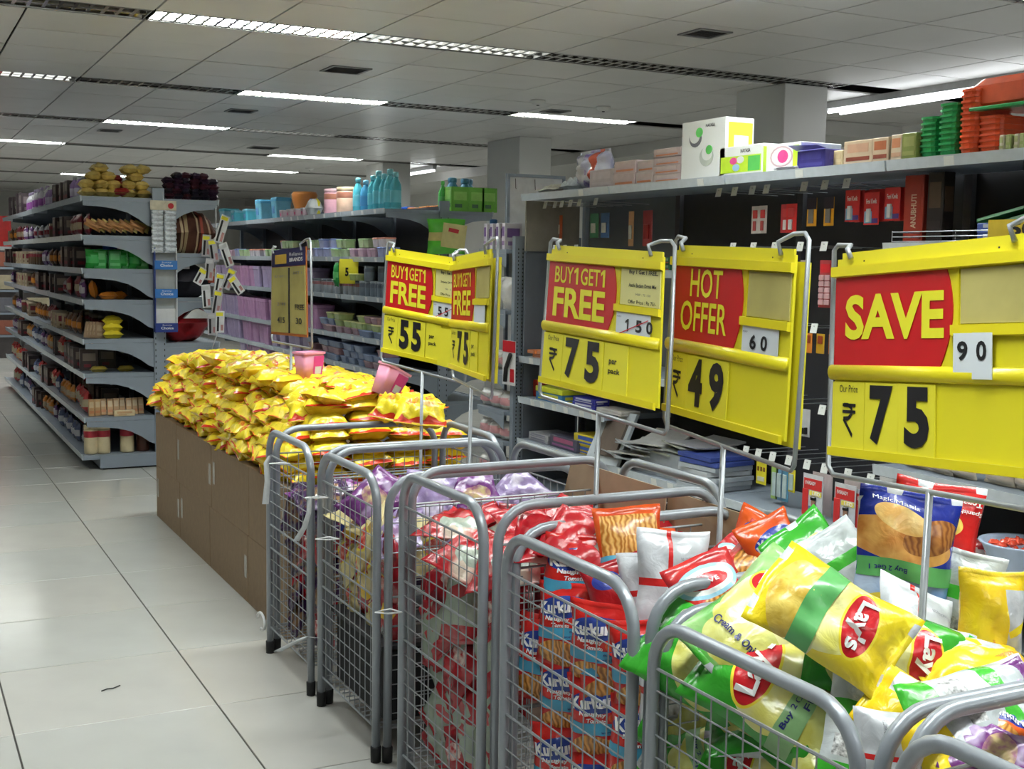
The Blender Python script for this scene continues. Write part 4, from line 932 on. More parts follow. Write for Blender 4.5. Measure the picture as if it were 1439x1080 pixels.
def g_jar(r, h, c1, c2, c3, n=14):
    mb = MB(); mb.lathe([(r*.92, 0), (r, h*.04), (r, h*.82), (r*.9, h*.86)], n)
    mb.mi(1).lathe([(r*.98, h*.86), (r*1.0, h*.87), (r*1.0, h*.99), (r*.95, h)], n)
    mb.mi(2).lathe([(r*1.012, h*.58), (r*1.018, h*.59), (r*1.018, h*.79), (r*1.012, h*.80)], n)
    return mb.mesh('jar', [cm(c1, .3), cm(c2, .3), cm(c3)], True)
def rring(a, b, z, r, k=3):
    out = []
    for cx_, cy_, s_ in ((a-r, b-r, 0), (-a+r, b-r, 1), (-a+r, -b+r, 2), (a-r, -b+r, 3)):
        for i in range(k): an = s_*PI/2+i*PI/2/(k-1); out.append((cx_+r*math.cos(an), cy_+r*math.sin(an), z))
    return out
def g_tub(w, d, h, c1, c2, c3=None, lid=True):
    mb = MB(); a, b = d/2, w/2; r = min(a, b)*.25
    rings = [rring(a*.84, b*.84, 0, r), rring(a*.96, b*.96, h*.84, r)]
    if lid: mb.loft(rings); mb.mi(1).loft([rring(a, b, h*.82, r), rring(a, b, h*.93, r), rring(a*.93, b*.93, h, r)])
    else: mb.loft(rings+[rring(a, b, h*.86, r), rring(a, b, h, r), rring(a*.93, b*.93, h, r), rring(a*.80, b*.80, h*.03, r)])
    if c3:
        mb.mi(2).box(-a*.93, -a*.88, -b*.45, b*.45, h*.25, h*.6)
    return mb.mesh('tub', [cm(c1, .22), cm(c2, .25), cm(c3 or c2)])
def item(name, me, label, cat, x, y, z, rz=0, group=None, sc=1, tilt=(0, 0)):
    o = ob(name, me, None, (x, y, z)); o.rotation_euler = (tilt[0], tilt[1], rz); o.scale = (sc, sc, sc)
    return tag(o, label, cat, group)
def row(kinds, x, y0, y1, z, where, step=.12, jx=.02, rz=.15, skip=.1, depth2=0):
    """kinds: (name, mesh, look, cat)"""
    y = y0
    run = 0; k = R_.choice(kinds)
    while y < y1:
        if run <= 0: k = R_.choice(kinds); run = R_.randrange(2, 6)
        run -= 1
        if R_.random() > skip:
            item(k[0], k[1], '%s %s' % (k[2], where), k[3], x+R_.uniform(-jx, jx), y, z+.0005, R_.uniform(-rz, rz), '%ss %s' % (k[2], where))
        y += step*R_.uniform(.8, 1.25)
# left gondola, aisle side
BR, MR, BK_, PU, OR, BE, GY = (.14, .06, .03), (.22, .02, .035), (.02, .018, .022), (.16, .07, .20), (.60, .22, .03), (.45, .36, .24), (.22, .22, .24)
LK = [('carton', g_box(.09, .12, .15, (.055, .035, .035), (.25, .20, .16), MR), 'dark brown carton', 'box'), ('carton', g_box(.07, .12, .12, BE, MR, BR), 'beige carton', 'box'),
      ('pouch', g_pouch(.11, .15, .05, MR, BE, 0, 1), 'maroon pouch', 'packet'), ('pouch', g_pouch(.11, .14, .05, BR, OR, 0, 2), 'brown pouch', 'packet'),
      ('pouch', g_pouch(.11, .13, .05, PU, (.5, .45, .5), 0, 3), 'violet pouch', 'packet'), ('jar', g_jar(.035, .12, (.10, .06, .03), BE, MR), 'dark jar', 'jar'),
      ('pouch', g_pouch(.10, .12, .05, (.50, .50, .52), MR, 0, 4), 'pale grey pouch', 'packet')]
LP = [('pouch', g_pouch(.12, .16, .06, (.50, .05, .05), BE, 0, 5), 'red pouch', 'packet'), LK[4], LK[0], ('pouch', g_pouch(.11, .14, .05, (.10, .12, .22), (.5, .5, .55), 0, 6), 'navy pouch', 'packet'),
      ('pouch', g_pouch(.10, .13, .05, OR, BE, 0, 7), 'orange pouch', 'packet')]
wh = ['on the floor level shelf of the left gondola', 'on the second shelf up, left gondola', 'on the third shelf up, left gondola', 'on the fourth shelf up, left gondola', 'on the fifth shelf up, left gondola', 'on the sixth shelf up, left gondola', 'on the seventh shelf up, left gondola']
for k, z in enumerate(ZL[:7]):
    row([LP, LP, LP, LK, LK, LK, LK][k], 1.255, 8.95+(.35 if k in (3, 5) else 0), 14.5, z, wh[k], .145, skip=.05)
for k, z in enumerate(ZL[:4]):
    row([LP, LP, LP, LK][k], 1.42, 9.1, 10.6, z, 'in the back row '+wh[k], .16)
TOPK = [('bottle', g_bottle(.035, .17, (.35, .22, .50), (.7, .7, .7), (.6, .55, .7)), 'lilac bottle', 'bottle'), ('bottle', g_bottle(.035, .19, (.68, .66, .70), (.5, .4, .6), (.35, .1, .4)), 'white bottle', 'bottle'),
        LK[0], ('carton', g_box(.12, .14, .20, (.10, .07, .08), (.3, .25, .25)), 'tall dark carton', 'box'), ('pouch', g_pouch(.13, .16, .07, (.22, .36, .10), (.4, .4, .3), 0, 8), 'green pouch', 'packet'),
        ('pouch', g_pouch(.13, .15, .07, (.42, .10, .07), (.5, .3, .2), 0, 9), 'rust red pouch', 'packet')]
row(TOPK[:2]*2+TOPK[2:], 1.27, 9.35, 14.4, 1.862, 'on top of the left gondola', .14, skip=.02)
row(TOPK[2:], 1.45, 9.4, 12, 1.862, 'in the back row on top of the left gondola', .16, skip=.02)
goldm = mat('gold_foil', (.84, .62, .20), .24, .35, .25, 30, .4, 50); goldb = mat('bronze_foil', (.46, .22, .08), .28, .35, .25, 30, .4, 50)
def fp(w, h, t_, mt, s_): pm, q = pillow(w, h, t_, s_, nu=7, nv=8, crimp=.008, wr=1.6, puff=3.4); return MB().add([(x, y, z+t_/2) for x, y, z in pm.v], pm.f).mesh('packet', mt, True)
GP = [fp(.105, .085, .055, goldm, 80+i) for i in range(3)]; BP = [fp(.12, .05, .04, goldb, 90), fp(.12, .05, .04, goldm, 91)]
RP = fp(.09, .07, .05, mat('dark_red_foil', (.30, .015, .02), .3, .3, .2, 30, .3, 50), 92)
for cx, rows in ((1.33, ((3, 0), (3, .056), (2, .112), (1, .165))), (1.56, ((2, 0), (2, .056), (1, .112), (2, .165)))):
    for n_, dz in rows:
        for i in range(n_):
            for q in range(2):
                item('foil_packet', GP[R_.randrange(3)], 'gold foil packet heaped at the near top corner of the left gondola', 'packet', cx+(i-(n_-1)/2)*.085+R_.uniform(-.008, .008), 8.75+.11*q, 1.864+dz, R_.uniform(-.3, .3), 'gold foil packets at the top corner')
for i in range(5): item('foil_packet', RP, 'dark red foil packet between the two gold heaps', 'packet', 1.445+.03*(i % 2), 8.74+.05*(i//2), 1.865+.045*(i//2)+.01, R_.uniform(-.5, .5), 'dark red packets between the gold heaps')
DK = [fp(.075, .055, .04, mat('dark_plum_foil_%d' % i, c, .3, .2, .4, 60, .3, 60), 95+i) for i, c in enumerate(((.05, .02, .05), (.09, .02, .035), (.03, .025, .045)))]
for k in range(5):
    for i in range(6):
        for q in range(2):
            x = 1.775+.062*i
            if k == 4 and i in (0, 5): continue
            item('small_packet', DK[R_.randrange(3)], 'small dark plum packet in the bundle on top of the left gondola', 'packet', x+R_.uniform(-.01, .01), 8.72+.08*q, 1.864+.036*k, R_.uniform(-.6, .6), 'dark plum packets bundled on top')
for i in range(10):
    item('foil_packet', BP[i % 2], '%s foil packet leaning at the end of the seventh shelf up' % ['bronze', 'gold'][i % 2], 'packet', 1.27+.036*i, 8.74+.03*(i % 2), 1.665, 0, 'leaning foil packets on the seventh shelf', 1, (1.45, .5))
GR = [('pouch', g_pouch(.10, .13, .06, (.03, .34, .05), (.05, .45, .10), 0, 12), 'green pouch'), ('carton', g_box(.08, .07, .12, (.02, .30, .05), (.10, .45, .15)), 'green carton')]
for i in range(8):
    k = GR[i % 2]; item('green_pack', k[1], 'bright %s at the end of the sixth shelf up' % k[2], 'packet', 1.27+.047*i, 8.76+.02*(i % 3), 1.376, PI/2, 'bright %ss at the end of the sixth shelf' % k[2])
item('blue_white_pack', g_pouch(.10, .17, .06, (.04, .12, .45), (.75, .78, .8), 0, 13), 'taller blue and white pouch among the green packs', 'packet', 1.40, 8.86, 1.376, PI/2)
for i in range(3):
    item('orange_packet', fp(.13, .055, .05, cm((.62, .20, .02), .3), 100+i), ['long orange packet lying on the fifth shelf up, left gondola', 'orange packet behind the long one on the fifth shelf up', 'upright orange packet at the left of the fifth shelf end'][i], 'packet', (1.37, 1.44, 1.26)[i], 8.78+.04*i, 1.165+(.0 if i < 2 else .06), 0, None, 1, (0, 0 if i < 2 else 1.4))
for i in range(3):
    item('yellow_roll', fp(.14, .06, .055, cm((.75, .60, .03), .3), 104), ['bottom', 'middle', 'top'][i]+' yellow roll pack of the stack on the fourth shelf up', 'packet', 1.39, 8.74, .898+.048*i, 0)
for i in range(4): item('brown_carton', g_box(.02, .10, .11, (.30, .20, .12), (.4, .3, .2)), 'thin brown carton leaning beside the yellow rolls', 'box', 1.25+.02*i, 8.76, .898, .1*i, 'thin cartons beside the yellow rolls', 1, (0, .15))
for i in range(2): item('yellow_roll', fp(.12, .05, .04, cm((.32, .24, .03), .4), 105), ['dull yellow packet, left one at the end of the third shelf up', 'dull yellow packet, right one at the end of the third shelf up'][i], 'packet', 1.30+.18*i, 8.78, .664, 0)
OC = g_box(.045, .035, .135, (.50, .30, .14), (.60, .46, .28), (.5, .2, .08))
for i in range(9): item('slim_carton', OC, 'slim orange-brown carton leaning at the end of the second shelf up', 'box', 1.24+.042*i, 8.74+.012*(i % 3), .364, PI/2, 'leaning slim cartons on the second shelf', .85, (0, .0 if i < 2 else .25))
item('slim_carton', g_box(.045, .14, .04, (.62, .50, .30), (.5, .3, .15)), 'slim beige carton lying in front of the leaning ones', 'box', 1.45, 8.69, .364, 0)
JR = g_jar(.048, .20, (.62, .52, .32), (.68, .58, .36), (.45, .03, .05))
for i, x in enumerate((1.235, 1.315, 1.475)):
    item('snack_jar', JR, ['beige jar with red label, leftmost on the lowest shelf end', 'beige jar with red label, second on the lowest shelf end', 'beige jar with red label, standing apart to the right'][i], 'jar', x, 8.74, .1035, 1.5)
item('snack_jar', g_jar(.045, .18, (.10, .03, .015), (.14, .05, .02), (.2, .06, .03)), 'dark brown jar right of the beige jars', 'jar', 1.585, 8.76, .1035)

# east side of left gondola
def cushion(label, x, y, z, w, d, h, m1, seed): 
    pm, q = pillow(w, d, h, seed, nu=10, nv=10, crimp=.004, wr=.8, puff=3); return tag(MB().add([(a, b, c+h*.42) for a, b, c in pm.v], pm.f).build('soft_bag', m1, None, True, (x, y, z)), label, 'bag')
stripe = design('striped_cloth', ((.12, .05, .03), (.08, .03, .02), 'noise', 10), [('rect', -.09, 0, .008, 1, 8, (.55, .42, .26)), ('rect', -.06, 0, .012, 1, 8, (.42, .32, .18)), ('rect', .02, 0, .006, 1, 8, (.5, .38, .24)), ('rect', .05, 0, .010, 1, 8, (.30, .06, .04)), ('rect', .10, 0, .006, 1, 8, (.45, .3, .2))], rough=.8, spec=.2)
cushion('brown cloth bundle with cream stripes under the plum packets', 1.93, 8.86, 1.50, .36, .34, .32, stripe, 120)
blackm = mat('black_fabric', (.02, .018, .028), .8, 0, .3, 60)
cushion('black quilted cushion with a white tag, left gondola right half', 1.90, 8.86, 1.185, .33, .34, .26, blackm, 121)
tag(MB().box(-.022, .022, -.001, .001, -.02, .02).build('paper_tag', WHITE, None, loc=(1.885, 8.684, 1.40)), 'small white tag on the black quilted cushion', 'tag')
cushion('dark red plastic bag lying open on the right half', 1.88, 8.86, .885, .36, .34, .28, mat('dark_red_bag', (.36, .01, .015), .3, 0, .2, 8, .3, 20), 122)
tag(MB().prism([(-.09, 0), (.10, .0), (.06, .045), (0, .075), (-.04, .05)], 'y', -.03, .03).build('cloth', mat('white_cloth', (.7, .7, .7), .7), None, loc=(1.95, 8.69, 1.035)), 'white cloth tip folded over the red bag', 'cloth')
for i in range(5): item('folded_mat', g_box(.26, .36, .022, (.045, .05, .065), (.06, .07, .09)), 'dark grey folded mat in the pile below the red bag', 'mat', 1.92, 8.84, .865-.36+.024*i-.0, .05*i, 'folded mats below the red bag')
for i in range(3): item('small_carton', g_box(.05, .05, .10, (.55, .08, .04), (.6, .5, .3)), 'small red and cream packet beside the black cushion', 'packet', 2.06, 8.72+.06*i, 1.185+.10, .2, 'red and cream packets beside the cushion')
# hanging blister strip
t = thing('blister_strip', 'silver sachet strip with printed header hanging on the left upright', 'strip', (1.715, 8.60, 1.545))
MB().box(-.088, .088, -.001, .001, .235, .30).build('header_card', mat('cream_header', (.62, .56, .42), .5, 0, .2, 30), t)
MB().lathe([(.02, -.001), (.02, .001)], 12).build('round_print', REDINK, t, loc=(.05, -.003, .265)).rotation_euler = (PI/2, 0, 0)
silv = mat('silver_foil', (.60, .65, .70), .2, .4, .35, 40, .8, 45)
for i in range(8):
    for q in range(2):
        o = ob('sachet', fp(.085, .036, .016, silv, 130), t, (-.043+.086*q, -.006, .215-.036*i)); o.rotation_euler = (PI/2, 0, 0)
MB().tube([(0, 0, .30), (0, .015, .36)], .002, 5).build('string', WIRE, t)
# blue and white display rack
t = thing('display_strip_rack', 'empty blue and white compartment display hanging on the left upright', 'display', (1.70, 8.615, .945))
BL_ = mat('display_blue', (.02, .16, .50), .35); DB = mat('display_deep_blue', (.01, .035, .22), .4)
MB().box(-.045, .095, .02, .026, 0, .58).build('back', mat('display_grey', (.42, .45, .46), .4), t)
MB().box(-.052, -.046, -.035, .026, 0, .58).build('side', DB, t); MB().box(.094, .10, -.035, .026, 0, .58).build('side', WHITE, t)
for k, z in enumerate((.0, .235, .43)):
    sh_ = MB().box(-.045, .093, -.034, .019, z, z+.006).build('compartment_floor', WHITE, t)
    lip = MB().box(-.052, .10, -.04, -.036, z, z+.062).build('front_lip', BL_ if k else DB, t)
    tx = MB(); text_into(tx, 'Sunny', lambda u, v: (u, -.0405, v), (-.005, .06, z+.042, z+.054), .0); text_into(tx, 'Choice', lambda u, v: (u, -.0405, v), (-.015, .07, z+.02, z+.038), .02)
    tx.build('lettering', WHITEINK, lip)
MB().box(-.045, .093, .0, .018, .01, .16).build('white_insert', WHITE, t)
# hanging brush cards
for i, (px, py, rot, l_) in enumerate(((312, 322, 18, .20), (300, 352, -8, .16), (318, 358, -20, .17), (290, 345, 4, .15), (332, 400, -35, .14), (294, 378, 6, .15), (308, 400, 12, .16), (322, 392, 24, .15), (290, 416, -4, .16), (305, 425, 10, .17), (282, 388, 30, .12), (298, 455, 0, .15), (309, 452, 2, .15))):
    p = atd(px, py, 8.50-.008*i)
    t = thing('brush_card', ['topmost long', 'upper left', 'upper right', 'white-edged', 'tilted outermost', 'middle left', 'middle', 'middle right tilted', 'lower left yellow-topped', 'lower', 'small sideways', 'bottom left', 'bottom right'][i]+' carded knife pack in the cluster hanging right of the left gondola', 'carded pack', p)
    t.rotation_euler = (0, math.radians(rot), .2)
    MB().box(-.032, .032, -.001, .001, -l_/2, l_/2).build('card', [WHITE, mat('card_grey', (.45, .44, .46), .4)][i % 2], t)
    MB().box(-.022, -.010, -.008, -.0015, -l_/2+.01, l_/2-.04).build('black_handle', BLACK, t)
    MB().box(.006, .024, -.003, -.0012, -l_/2+.015, -.02).build('red_print', cm((.45, .22, .22)), t)
    MB().box(-.03, .02, -.003, -.0012, l_/2-.035, l_/2-.01).build('yellow_print', [YELD, cm((.6, .6, .6))][i % 3 == 2], t)
MB().tube([atd(303, 292, 8.55), atd(304, 330, 8.55), atd(302, 400, 8.55), atd(305, 470, 8.55), atd(298, 490, 8.55)], .004, 6).build('hanging_strap', WHITE, None, True)
tag(bpy.data.objects['hanging_strap'], 'white plastic strap carrying the hanging knife packs', 'strap')

# ------------------------------------------------------------------ middle gondola goods
CY, LI, BLU, PK, TQ = (.12, .55, .70), (.45, .36, .55), (.10, .32, .58), (.75, .35, .45), (.10, .50, .55)
def px_y(px, py, X): return at(px, py, 'x', X)
def onshelf(name, me, label, cat, px, py, X, z, rz=0, group=None, sc=1):
    p = at(px, py, 'x', X); return item(name, me, label, cat, X, p.y, z+.001, rz, group, sc)
Z = 1.856
tubflower = g_tub(.16, .14, .13, CY, (.25, .62, .78), (.03, .20, .45)); tall = g_tub(.19, .17, .21, (.22, .55, .72), (.12, .42, .66), (.03, .20, .45))
for i, px in enumerate((335, 352)): onshelf('plastic_tub', tubflower, ['cyan lidded tub with flower print, left one', 'cyan lidded tub with flower print, right one'][i], 'tub', px, 300, 3.5, Z)
for i, px in enumerate((372, 395)): onshelf('plastic_tub', tall, ['tall blue lidded tub, left one of two', 'tall blue lidded tub, right one of two'][i], 'tub', px, 290, 3.52, Z)
onshelf('plastic_tub', g_tub(.22, .2, .18, (.35, .68, .82), CY), 'pale blue tub behind the plum packets bundle', 'tub', 322, 295, 3.6, Z)
t = tag(MB().lathe([(.06, 0), (.085, .02), (.10, .12), (.125, .20), (.135, .27), (.12, .30), (.04, .305)], 20).build('plastic_pot', mat('orange_plastic', (.70, .24, .05), .3, 0, .05, 4), None, True, (3.9, at(428, 270, 'x', 3.9).y, Z)), 'round orange pot rising above the blue tubs', 'pot')
for i, px in enumerate((400, 410, 420, 430)): onshelf('small_tub', g_tub(.09, .09, .075, (.72, .55, .60), (.75, .70, .72), (.6, .05, .2)), 'small pink and white pack in front of the orange pot', 'tub', px, 295, 3.46, Z, 0, 'pink and white packs before the orange pot')
cushion('white bag with blue and yellow patches left of the pink jar', 3.5, at(441, 285, 'x', 3.5).y, Z, .14, .14, .17, design('white_patched_bag', ((.7, .72, .72), (.6, .62, .64), 'noise', 12), [('ell', -.03, .0, .02, .03, 0, (.02, .10, .5)), ('ell', .03, -.03, .02, .03, 0, (.8, .7, .05))]), 140)
for i, (px, c) in enumerate(((469, (.78, .42, .50)), (487, (.76, .50, .36)))):
    onshelf('jar', g_jar(.085, .22, c, (c[0]*.95, c[1]*1.1, c[2]), (.45, .18, .12), 18), ['large translucent pink jar', 'large translucent peach jar'][i]+' on the middle gondola top', 'jar', px, 296, 3.52, Z)
TB = g_bottle(.045, .29, (.10, .50, .60), (.25, .66, .74), (.16, .56, .66), .42); TB2 = g_bottle(.048, .26, (.08, .36, .62), (.20, .50, .72), (.06, .25, .5), .42)
for i, px in enumerate((503, 514, 524, 532, 540, 548, 556, 528)):
    onshelf('tall_bottle', [TB, TB2][i in (1,)], ['turquoise bottle at the left end of the bottle row', 'blue bottle second in the turquoise bottle row', 'third turquoise bottle', 'fourth turquoise bottle', 'fifth turquoise bottle', 'sixth turquoise bottle', 'turquoise bottle at the right end of the bottle row', 'turquoise bottle behind the middle of the row'][i]+', middle gondola top', 'bottle', px, 293-(6 if i == 7 else 0), 3.48 if i != 7 else 3.62, Z, 0, None, 1.05 if i in (3, 5) else .95)
row([('small_tub', g_tub(.08, .08, .05, (.70, .16, .06), (.75, .3, .1)), 'small red-orange tub', 'tub'), ('small_tub', g_tub(.08, .08, .06, (.03, .10, .5), (.05, .15, .6)), 'small blue tub', 'tub')], 4.0, 8.85, 9.9, 1.86, 'on the far half of the middle gondola', .09)
for i, (px, py) in enumerate(((643, 296), (666, 296), (684, 297))):
    p = at(px, py, 'y', 8.84); me = g_box(.16, .155 if i == 0 else .135, .19, (.16, .48, .05), (.30, .62, .12), (.05, .14, .06))
    item('green_carton', me, ['left green carton of three', 'middle green carton of three with open top', 'right green carton of three'][i]+' on the middle gondola end', 'box', p.x, 8.87, 1.856, 0)
for i, px in enumerate((637, 657, 664)):
    p = at(px, 262, 'y', 9.08); item('tall_bottle', g_bottle(.065, .28, (.10, .32, .52), (.12, .36, .58), (.10, .34, .55), .45), ['left', 'middle', 'right'][i]+' blue bottle peeping over the green cartons', 'bottle', p.x, 9.1+.03*i, 1.856, 0)
p = at(622, 275, 'y', 8.95); item('green_bottle', g_bottle(.035, .24, (.05, .42, .06), (.1, .5, .1), (.1, .5, .1)), 'thin green bottle left of the green cartons', 'bottle', p.x, 8.95, 1.856)
small = [('lidded_box', g_tub(.10, .10, .07, (.62, .42, .52), (.70, .50, .62)), 'small pink lidded box', 'container'), ('lidded_box', g_tub(.10, .10, .07, (.50, .62, .36), (.40, .60, .30)), 'small green lidded box', 'container'),
         ('lidded_box', g_tub(.10, .10, .075, (.66, .60, .66), (.75, .30, .22)), 'small clear box with red lid', 'container'), ('lidded_box', g_tub(.11, .10, .08, (.42, .44, .66), (.25, .32, .62)), 'small periwinkle lidded box', 'container'), ('lidded_box', g_tub(.10, .10, .12, (.52, .42, .60), (.62, .5, .7)), 'small lilac lidded box', 'container')]
row(small, 3.47, 8.83, 14.2, 1.486, 'on the second shelf from the top, middle gondola', .115, skip=.02)
row(small[:4], 3.47, 8.83, 11.6, 1.486+.078, 'stacked on the second shelf from the top, middle gondola', .115, skip=.25)
BB = [('storage_bin', g_tub(.22, .2, .21, LI, LI, None, False), 'lilac open bin', 'bin'), ('storage_bin', g_tub(.22, .2, .21, BLU, BLU, None, False), 'blue open bin', 'bin'), ('storage_bin', g_tub(.22, .2, .21, (.55, .30, .50), PK, None, False), 'mauve open bin', 'bin')]
GJ = [('glass_jar', g_jar(.045, .12, (.16, .20, .24), (.30, .34, .38), (.12, .14, .18)), 'smoky jar', 'jar'), ('glass_jar', g_jar(.045, .12, (.26, .28, .30), (.10, .12, .14), (.3, .12, .12)), 'grey jar with dark lid', 'jar')]
STK = [('box_stack_tray', g_tub(.17, .15, .055, (.40, .22, .26), (.45, .28, .3)), 'rosy flat box', 'container'), ('box_stack_tray', g_tub(.17, .15, .055, (.20, .26, .40), (.25, .32, .5)), 'bluish flat box', 'container'), ('box_stack_tray', g_tub(.17, .15, .055, (.42, .52, .20), (.6, .6, .25)), 'olive flat box', 'container')]
row(BB, 3.52, 10.75, 14.3, 1.176, 'on the third shelf from the top, middle gondola', .235, skip=0, rz=.04)
row(GJ, 3.46, 8.85, 10.7, 1.176, 'on the third shelf from the top, middle gondola', .10, skip=0); row(GJ, 3.58, 8.85, 10.7, 1.176, 'in the back row, third shelf from the top, middle gondola', .11, skip=0)
row(GJ[:1]+STK[2:], 3.46, 8.85, 9.7, 1.298, 'stacked on jars, third shelf from the top, middle gondola', .12, skip=.2)
row(BB, 3.52, 10.6, 14.3, .846, 'on the fourth shelf from the top, middle gondola', .235, skip=0, rz=.04)
for j in range(3): row(STK, 3.5, 8.88, 10.5, .846+.056*j, 'in the %s layer of the fourth shelf from the top, middle gondola' % ['lower', 'middle', 'upper'][j], .18, skip=.12*j, rz=.03)
row(BB[:1]+BB[2:], 3.52, 10.9, 14.3, .601, 'on the fifth shelf from the top, middle gondola', .235, skip=0, rz=.04)
for j in range(3): row(STK[:2], 3.5, 8.9, 10.8, .601+.056*j, 'in the %s layer of the fifth shelf from the top, middle gondola' % ['lower', 'middle', 'upper'][j], .18, skip=.08*j, rz=.03)
for k, z in enumerate((.361, .103)): row(BB+STK, 3.52, 8.9, 13.5, z, 'on the %s shelf of the middle gondola' % ['second lowest', 'lowest'][k], .22, skip=.05, rz=.04)
# yellow price flag and green pack
t = thing('price_flag', 'curled yellow price flag reading 5 on the middle gondola shelf', 'sign', (3.37, at(494, 365, 'x', 3.39).y, 1.27), .8)
pts = [(-.012*math.sin(i/6*PI), -.0, .20-.20*i/6) for i in range(7)]
m_ = MB(); m_.loft([[(x, -.085, z), (x, .085, z), (x+.001, .085, z), (x+.001, -.085, z)] for x, y, z in pts]); m_.build('flag', YELD, t)
m_ = MB(); text_into(m_, '5', lambda u, v: (-.0135, -u, v), (-.03, .0, .06, .13), .04); m_.build('lettering', INK, t)
item('green_pack', g_pouch(.10, .2, .05, (.03, .25, .06), (.1, .4, .12), 0, 30), 'green pack hanging left of the yellow price flag', 'packet', 3.37, at(473, 380, 'x', 3.37).y, 1.24, 0)

# goods at the far end shelves of the right gondola
p = at(630, 330, 'x', 3.45)
t = tag(ob('sponge_pack', g_pouch(.30, .27, .09, (.12, .62, .05), (.70, .60, .22), 0, 31), None, (3.86, 8.66, at(630, 357, 'y', 8.66).z)), 'lime green pack with a pale yellow card hung on the middle gondola end', 'pack'); t.rotation_euler = (0, 0, 1.35)
MB().box(-.062, -.058, -.125, .06, .05, .235).build('yellow_card', mat('pale_lemon_card', (.72, .66, .28), .35), t).rotation_euler = (.12, 0, 0)
MB().box(-.0635, -.0621, -.05, .03, .17, .20).build('red_print', REDINK, t).rotation_euler = (.2, 0, 0)
for i in range(4):
    p = at(650+11*i, 355, 'x', 3.60); item('blue_bottle', g_bottle(.038, .20, (.03, .16, .42), (.05, .2, .5), (.04, .2, .48), .55), ['first', 'second', 'third', 'fourth'][i]+' dark blue bottle from the left at the end shelf', 'bottle', 3.62, min(p.y, 7.35), 1.545-.0)
for i in range(4):
    item('white_carton', g_box(.040, .12, .16, (.68, .66, .72), (.18, .10, .30), (.3, .2, .4)), ['first', 'second', 'third', 'fourth'][i]+' white and purple carton from the left on the end shelf', 'box', 3.44, 6.98-.085*i, 1.541, 0)
for k, (z, n_) in enumerate(((.551, 5), (.361, 5), (.131, 5), (.801, 4), (1.171, 3))):
    for i in range(n_): item('white_pack', g_pouch(.12, .11 if k < 4 else .2, .09, (.62, .62, .60), (.60, .30, .32) if k < 4 else (.6, .6, .6), 0, 33), 'white plastic pack on the %s end shelf' % ['third', 'second', 'lowest', 'fourth', 'fifth'][k], 'packet', 3.42+.04*(i % 2), 6.70+.07*i, z, .2, 'white plastic packs on the %s end shelf' % ['third', 'second', 'lowest', 'fourth', 'fifth'][k])
t = thing('carded_tool', 'red topped card holding a black handled tool on the end upright', 'carded pack', (3.36, 6.58, .72))
MB().box(-.001, .001, -.085, .085, 0, .27).build('card', WHITE, t); MB().box(-.003, -.0012, -.083, .083, .20, .268).build('red_header', REDINK, t)
MB().tube([(-.012, .03, .02), (-.012, .02, .10), (-.012, -.02, .16), (-.012, -.04, .19)], .013, 8).build('black_handle', BLACK, t, True); MB().box(-.004, -.0013, -.07, -.02, .02, .10).build('red_print', REDINK, t)
# board and hooks behind the right gondola
t = thing('notice_board', 'white framed board with small hooks beside the pillar, left of the right gondola', 'board', (3.66, 6.95, 0))
MB().box(-.13, .25, -.004, .004, 1.30, 2.00).build('panel', WHITE, t)
MB().box(-.15, -.13, -.012, .012, 0, 2.02).build('frame_side', STEEL, t); MB().box(.25, .27, -.012, .012, 0, 2.02).build('frame_side', STEEL, t); MB().box(-.13, .25, -.012, .012, 2.0, 2.02).build('frame_top', STEEL, t)
for x_ in (-.09, .05): MB().tube([(x_, -.006, 1.99), (x_, -.012, 1.93), (x_, -.02, 1.925)], .002, 5).build('hook', BLACK, t)

# ------------------------------------------------------------------ right gondola: top shelf
TZ = 1.864
def stack(name, label, cat, px0, px1, pyb, X, z, h, depth, c1, c2, c3=None, layers=1, group=None, jit=.006, sc=1):
    ya, yb = at(px0, pyb, 'x', X).y, at(px1, pyb, 'x', X).y; w_ = abs(ya-yb)-.004; me = g_box(w_, depth, h/layers-.001, c1, c2, c3)
    for i in range(layers):
        item(name, me, (label if layers == 1 else '%s, layer %s from the bottom' % (label, ['one', 'two', 'three', 'four', 'five', 'six', 'seven', 'eight', 'nine', 'ten', 'eleven', 'twelve'][i])), cat, X+depth/2+R_.uniform(-jit, jit), (ya+yb)/2+R_.uniform(-jit, jit)*.4, z+h/layers*i, R_.uniform(-.02, .02), group)
pm_, _ = pillow(.30, .14, .05, 150, wr=3)
tag(MB().add([(z, -x, y+.03) if False else (y, x, z+.02) for x, y, z in pm_.v], pm_.f).build('cloth_glove', mat('beige_glove', (.48, .46, .38), .85, 0, .1, 40), None, True, (3.50, 6.28, TZ)), 'beige work glove drooping over the far end of the top shelf', 'glove')
pm_, _ = pillow(.22, .16, .08, 151, wr=3)
tag(MB().add([(y, x, z+.03) for x, y, z in pm_.v], pm_.f).build('cloth_glove', mat('pale_blue_glove', (.50, .56, .58), .7, 0, .15, 60), None, True, (3.52, 6.08, TZ)), 'crumpled pale blue glove bundle next to the beige glove', 'glove')
pm_, _ = pillow(.34, .22, .15, 152, wr=1.4)
tag(MB().add([(-z, x, y+.11) for x, y, z in pm_.v], pm_.f).build('clear_pack', design('clear_pack_print', ((.62, .64, .70), (.40, .40, .58), 'noise', 10), [('ell', .0, .0, .07, .05, 0, ((.25, .18, .50), (.6, .6, .7), 'noise', 20)), ('ell', -.02, -.07, .09, .025, 0, (.60, .12, .08))], rough=.1), None, True, (3.52, 5.88, TZ)), 'inflated clear pack with violet and red contents on the top shelf', 'packet')
PKc, ORc = (.52, .42, .42), (.60, .22, .10)
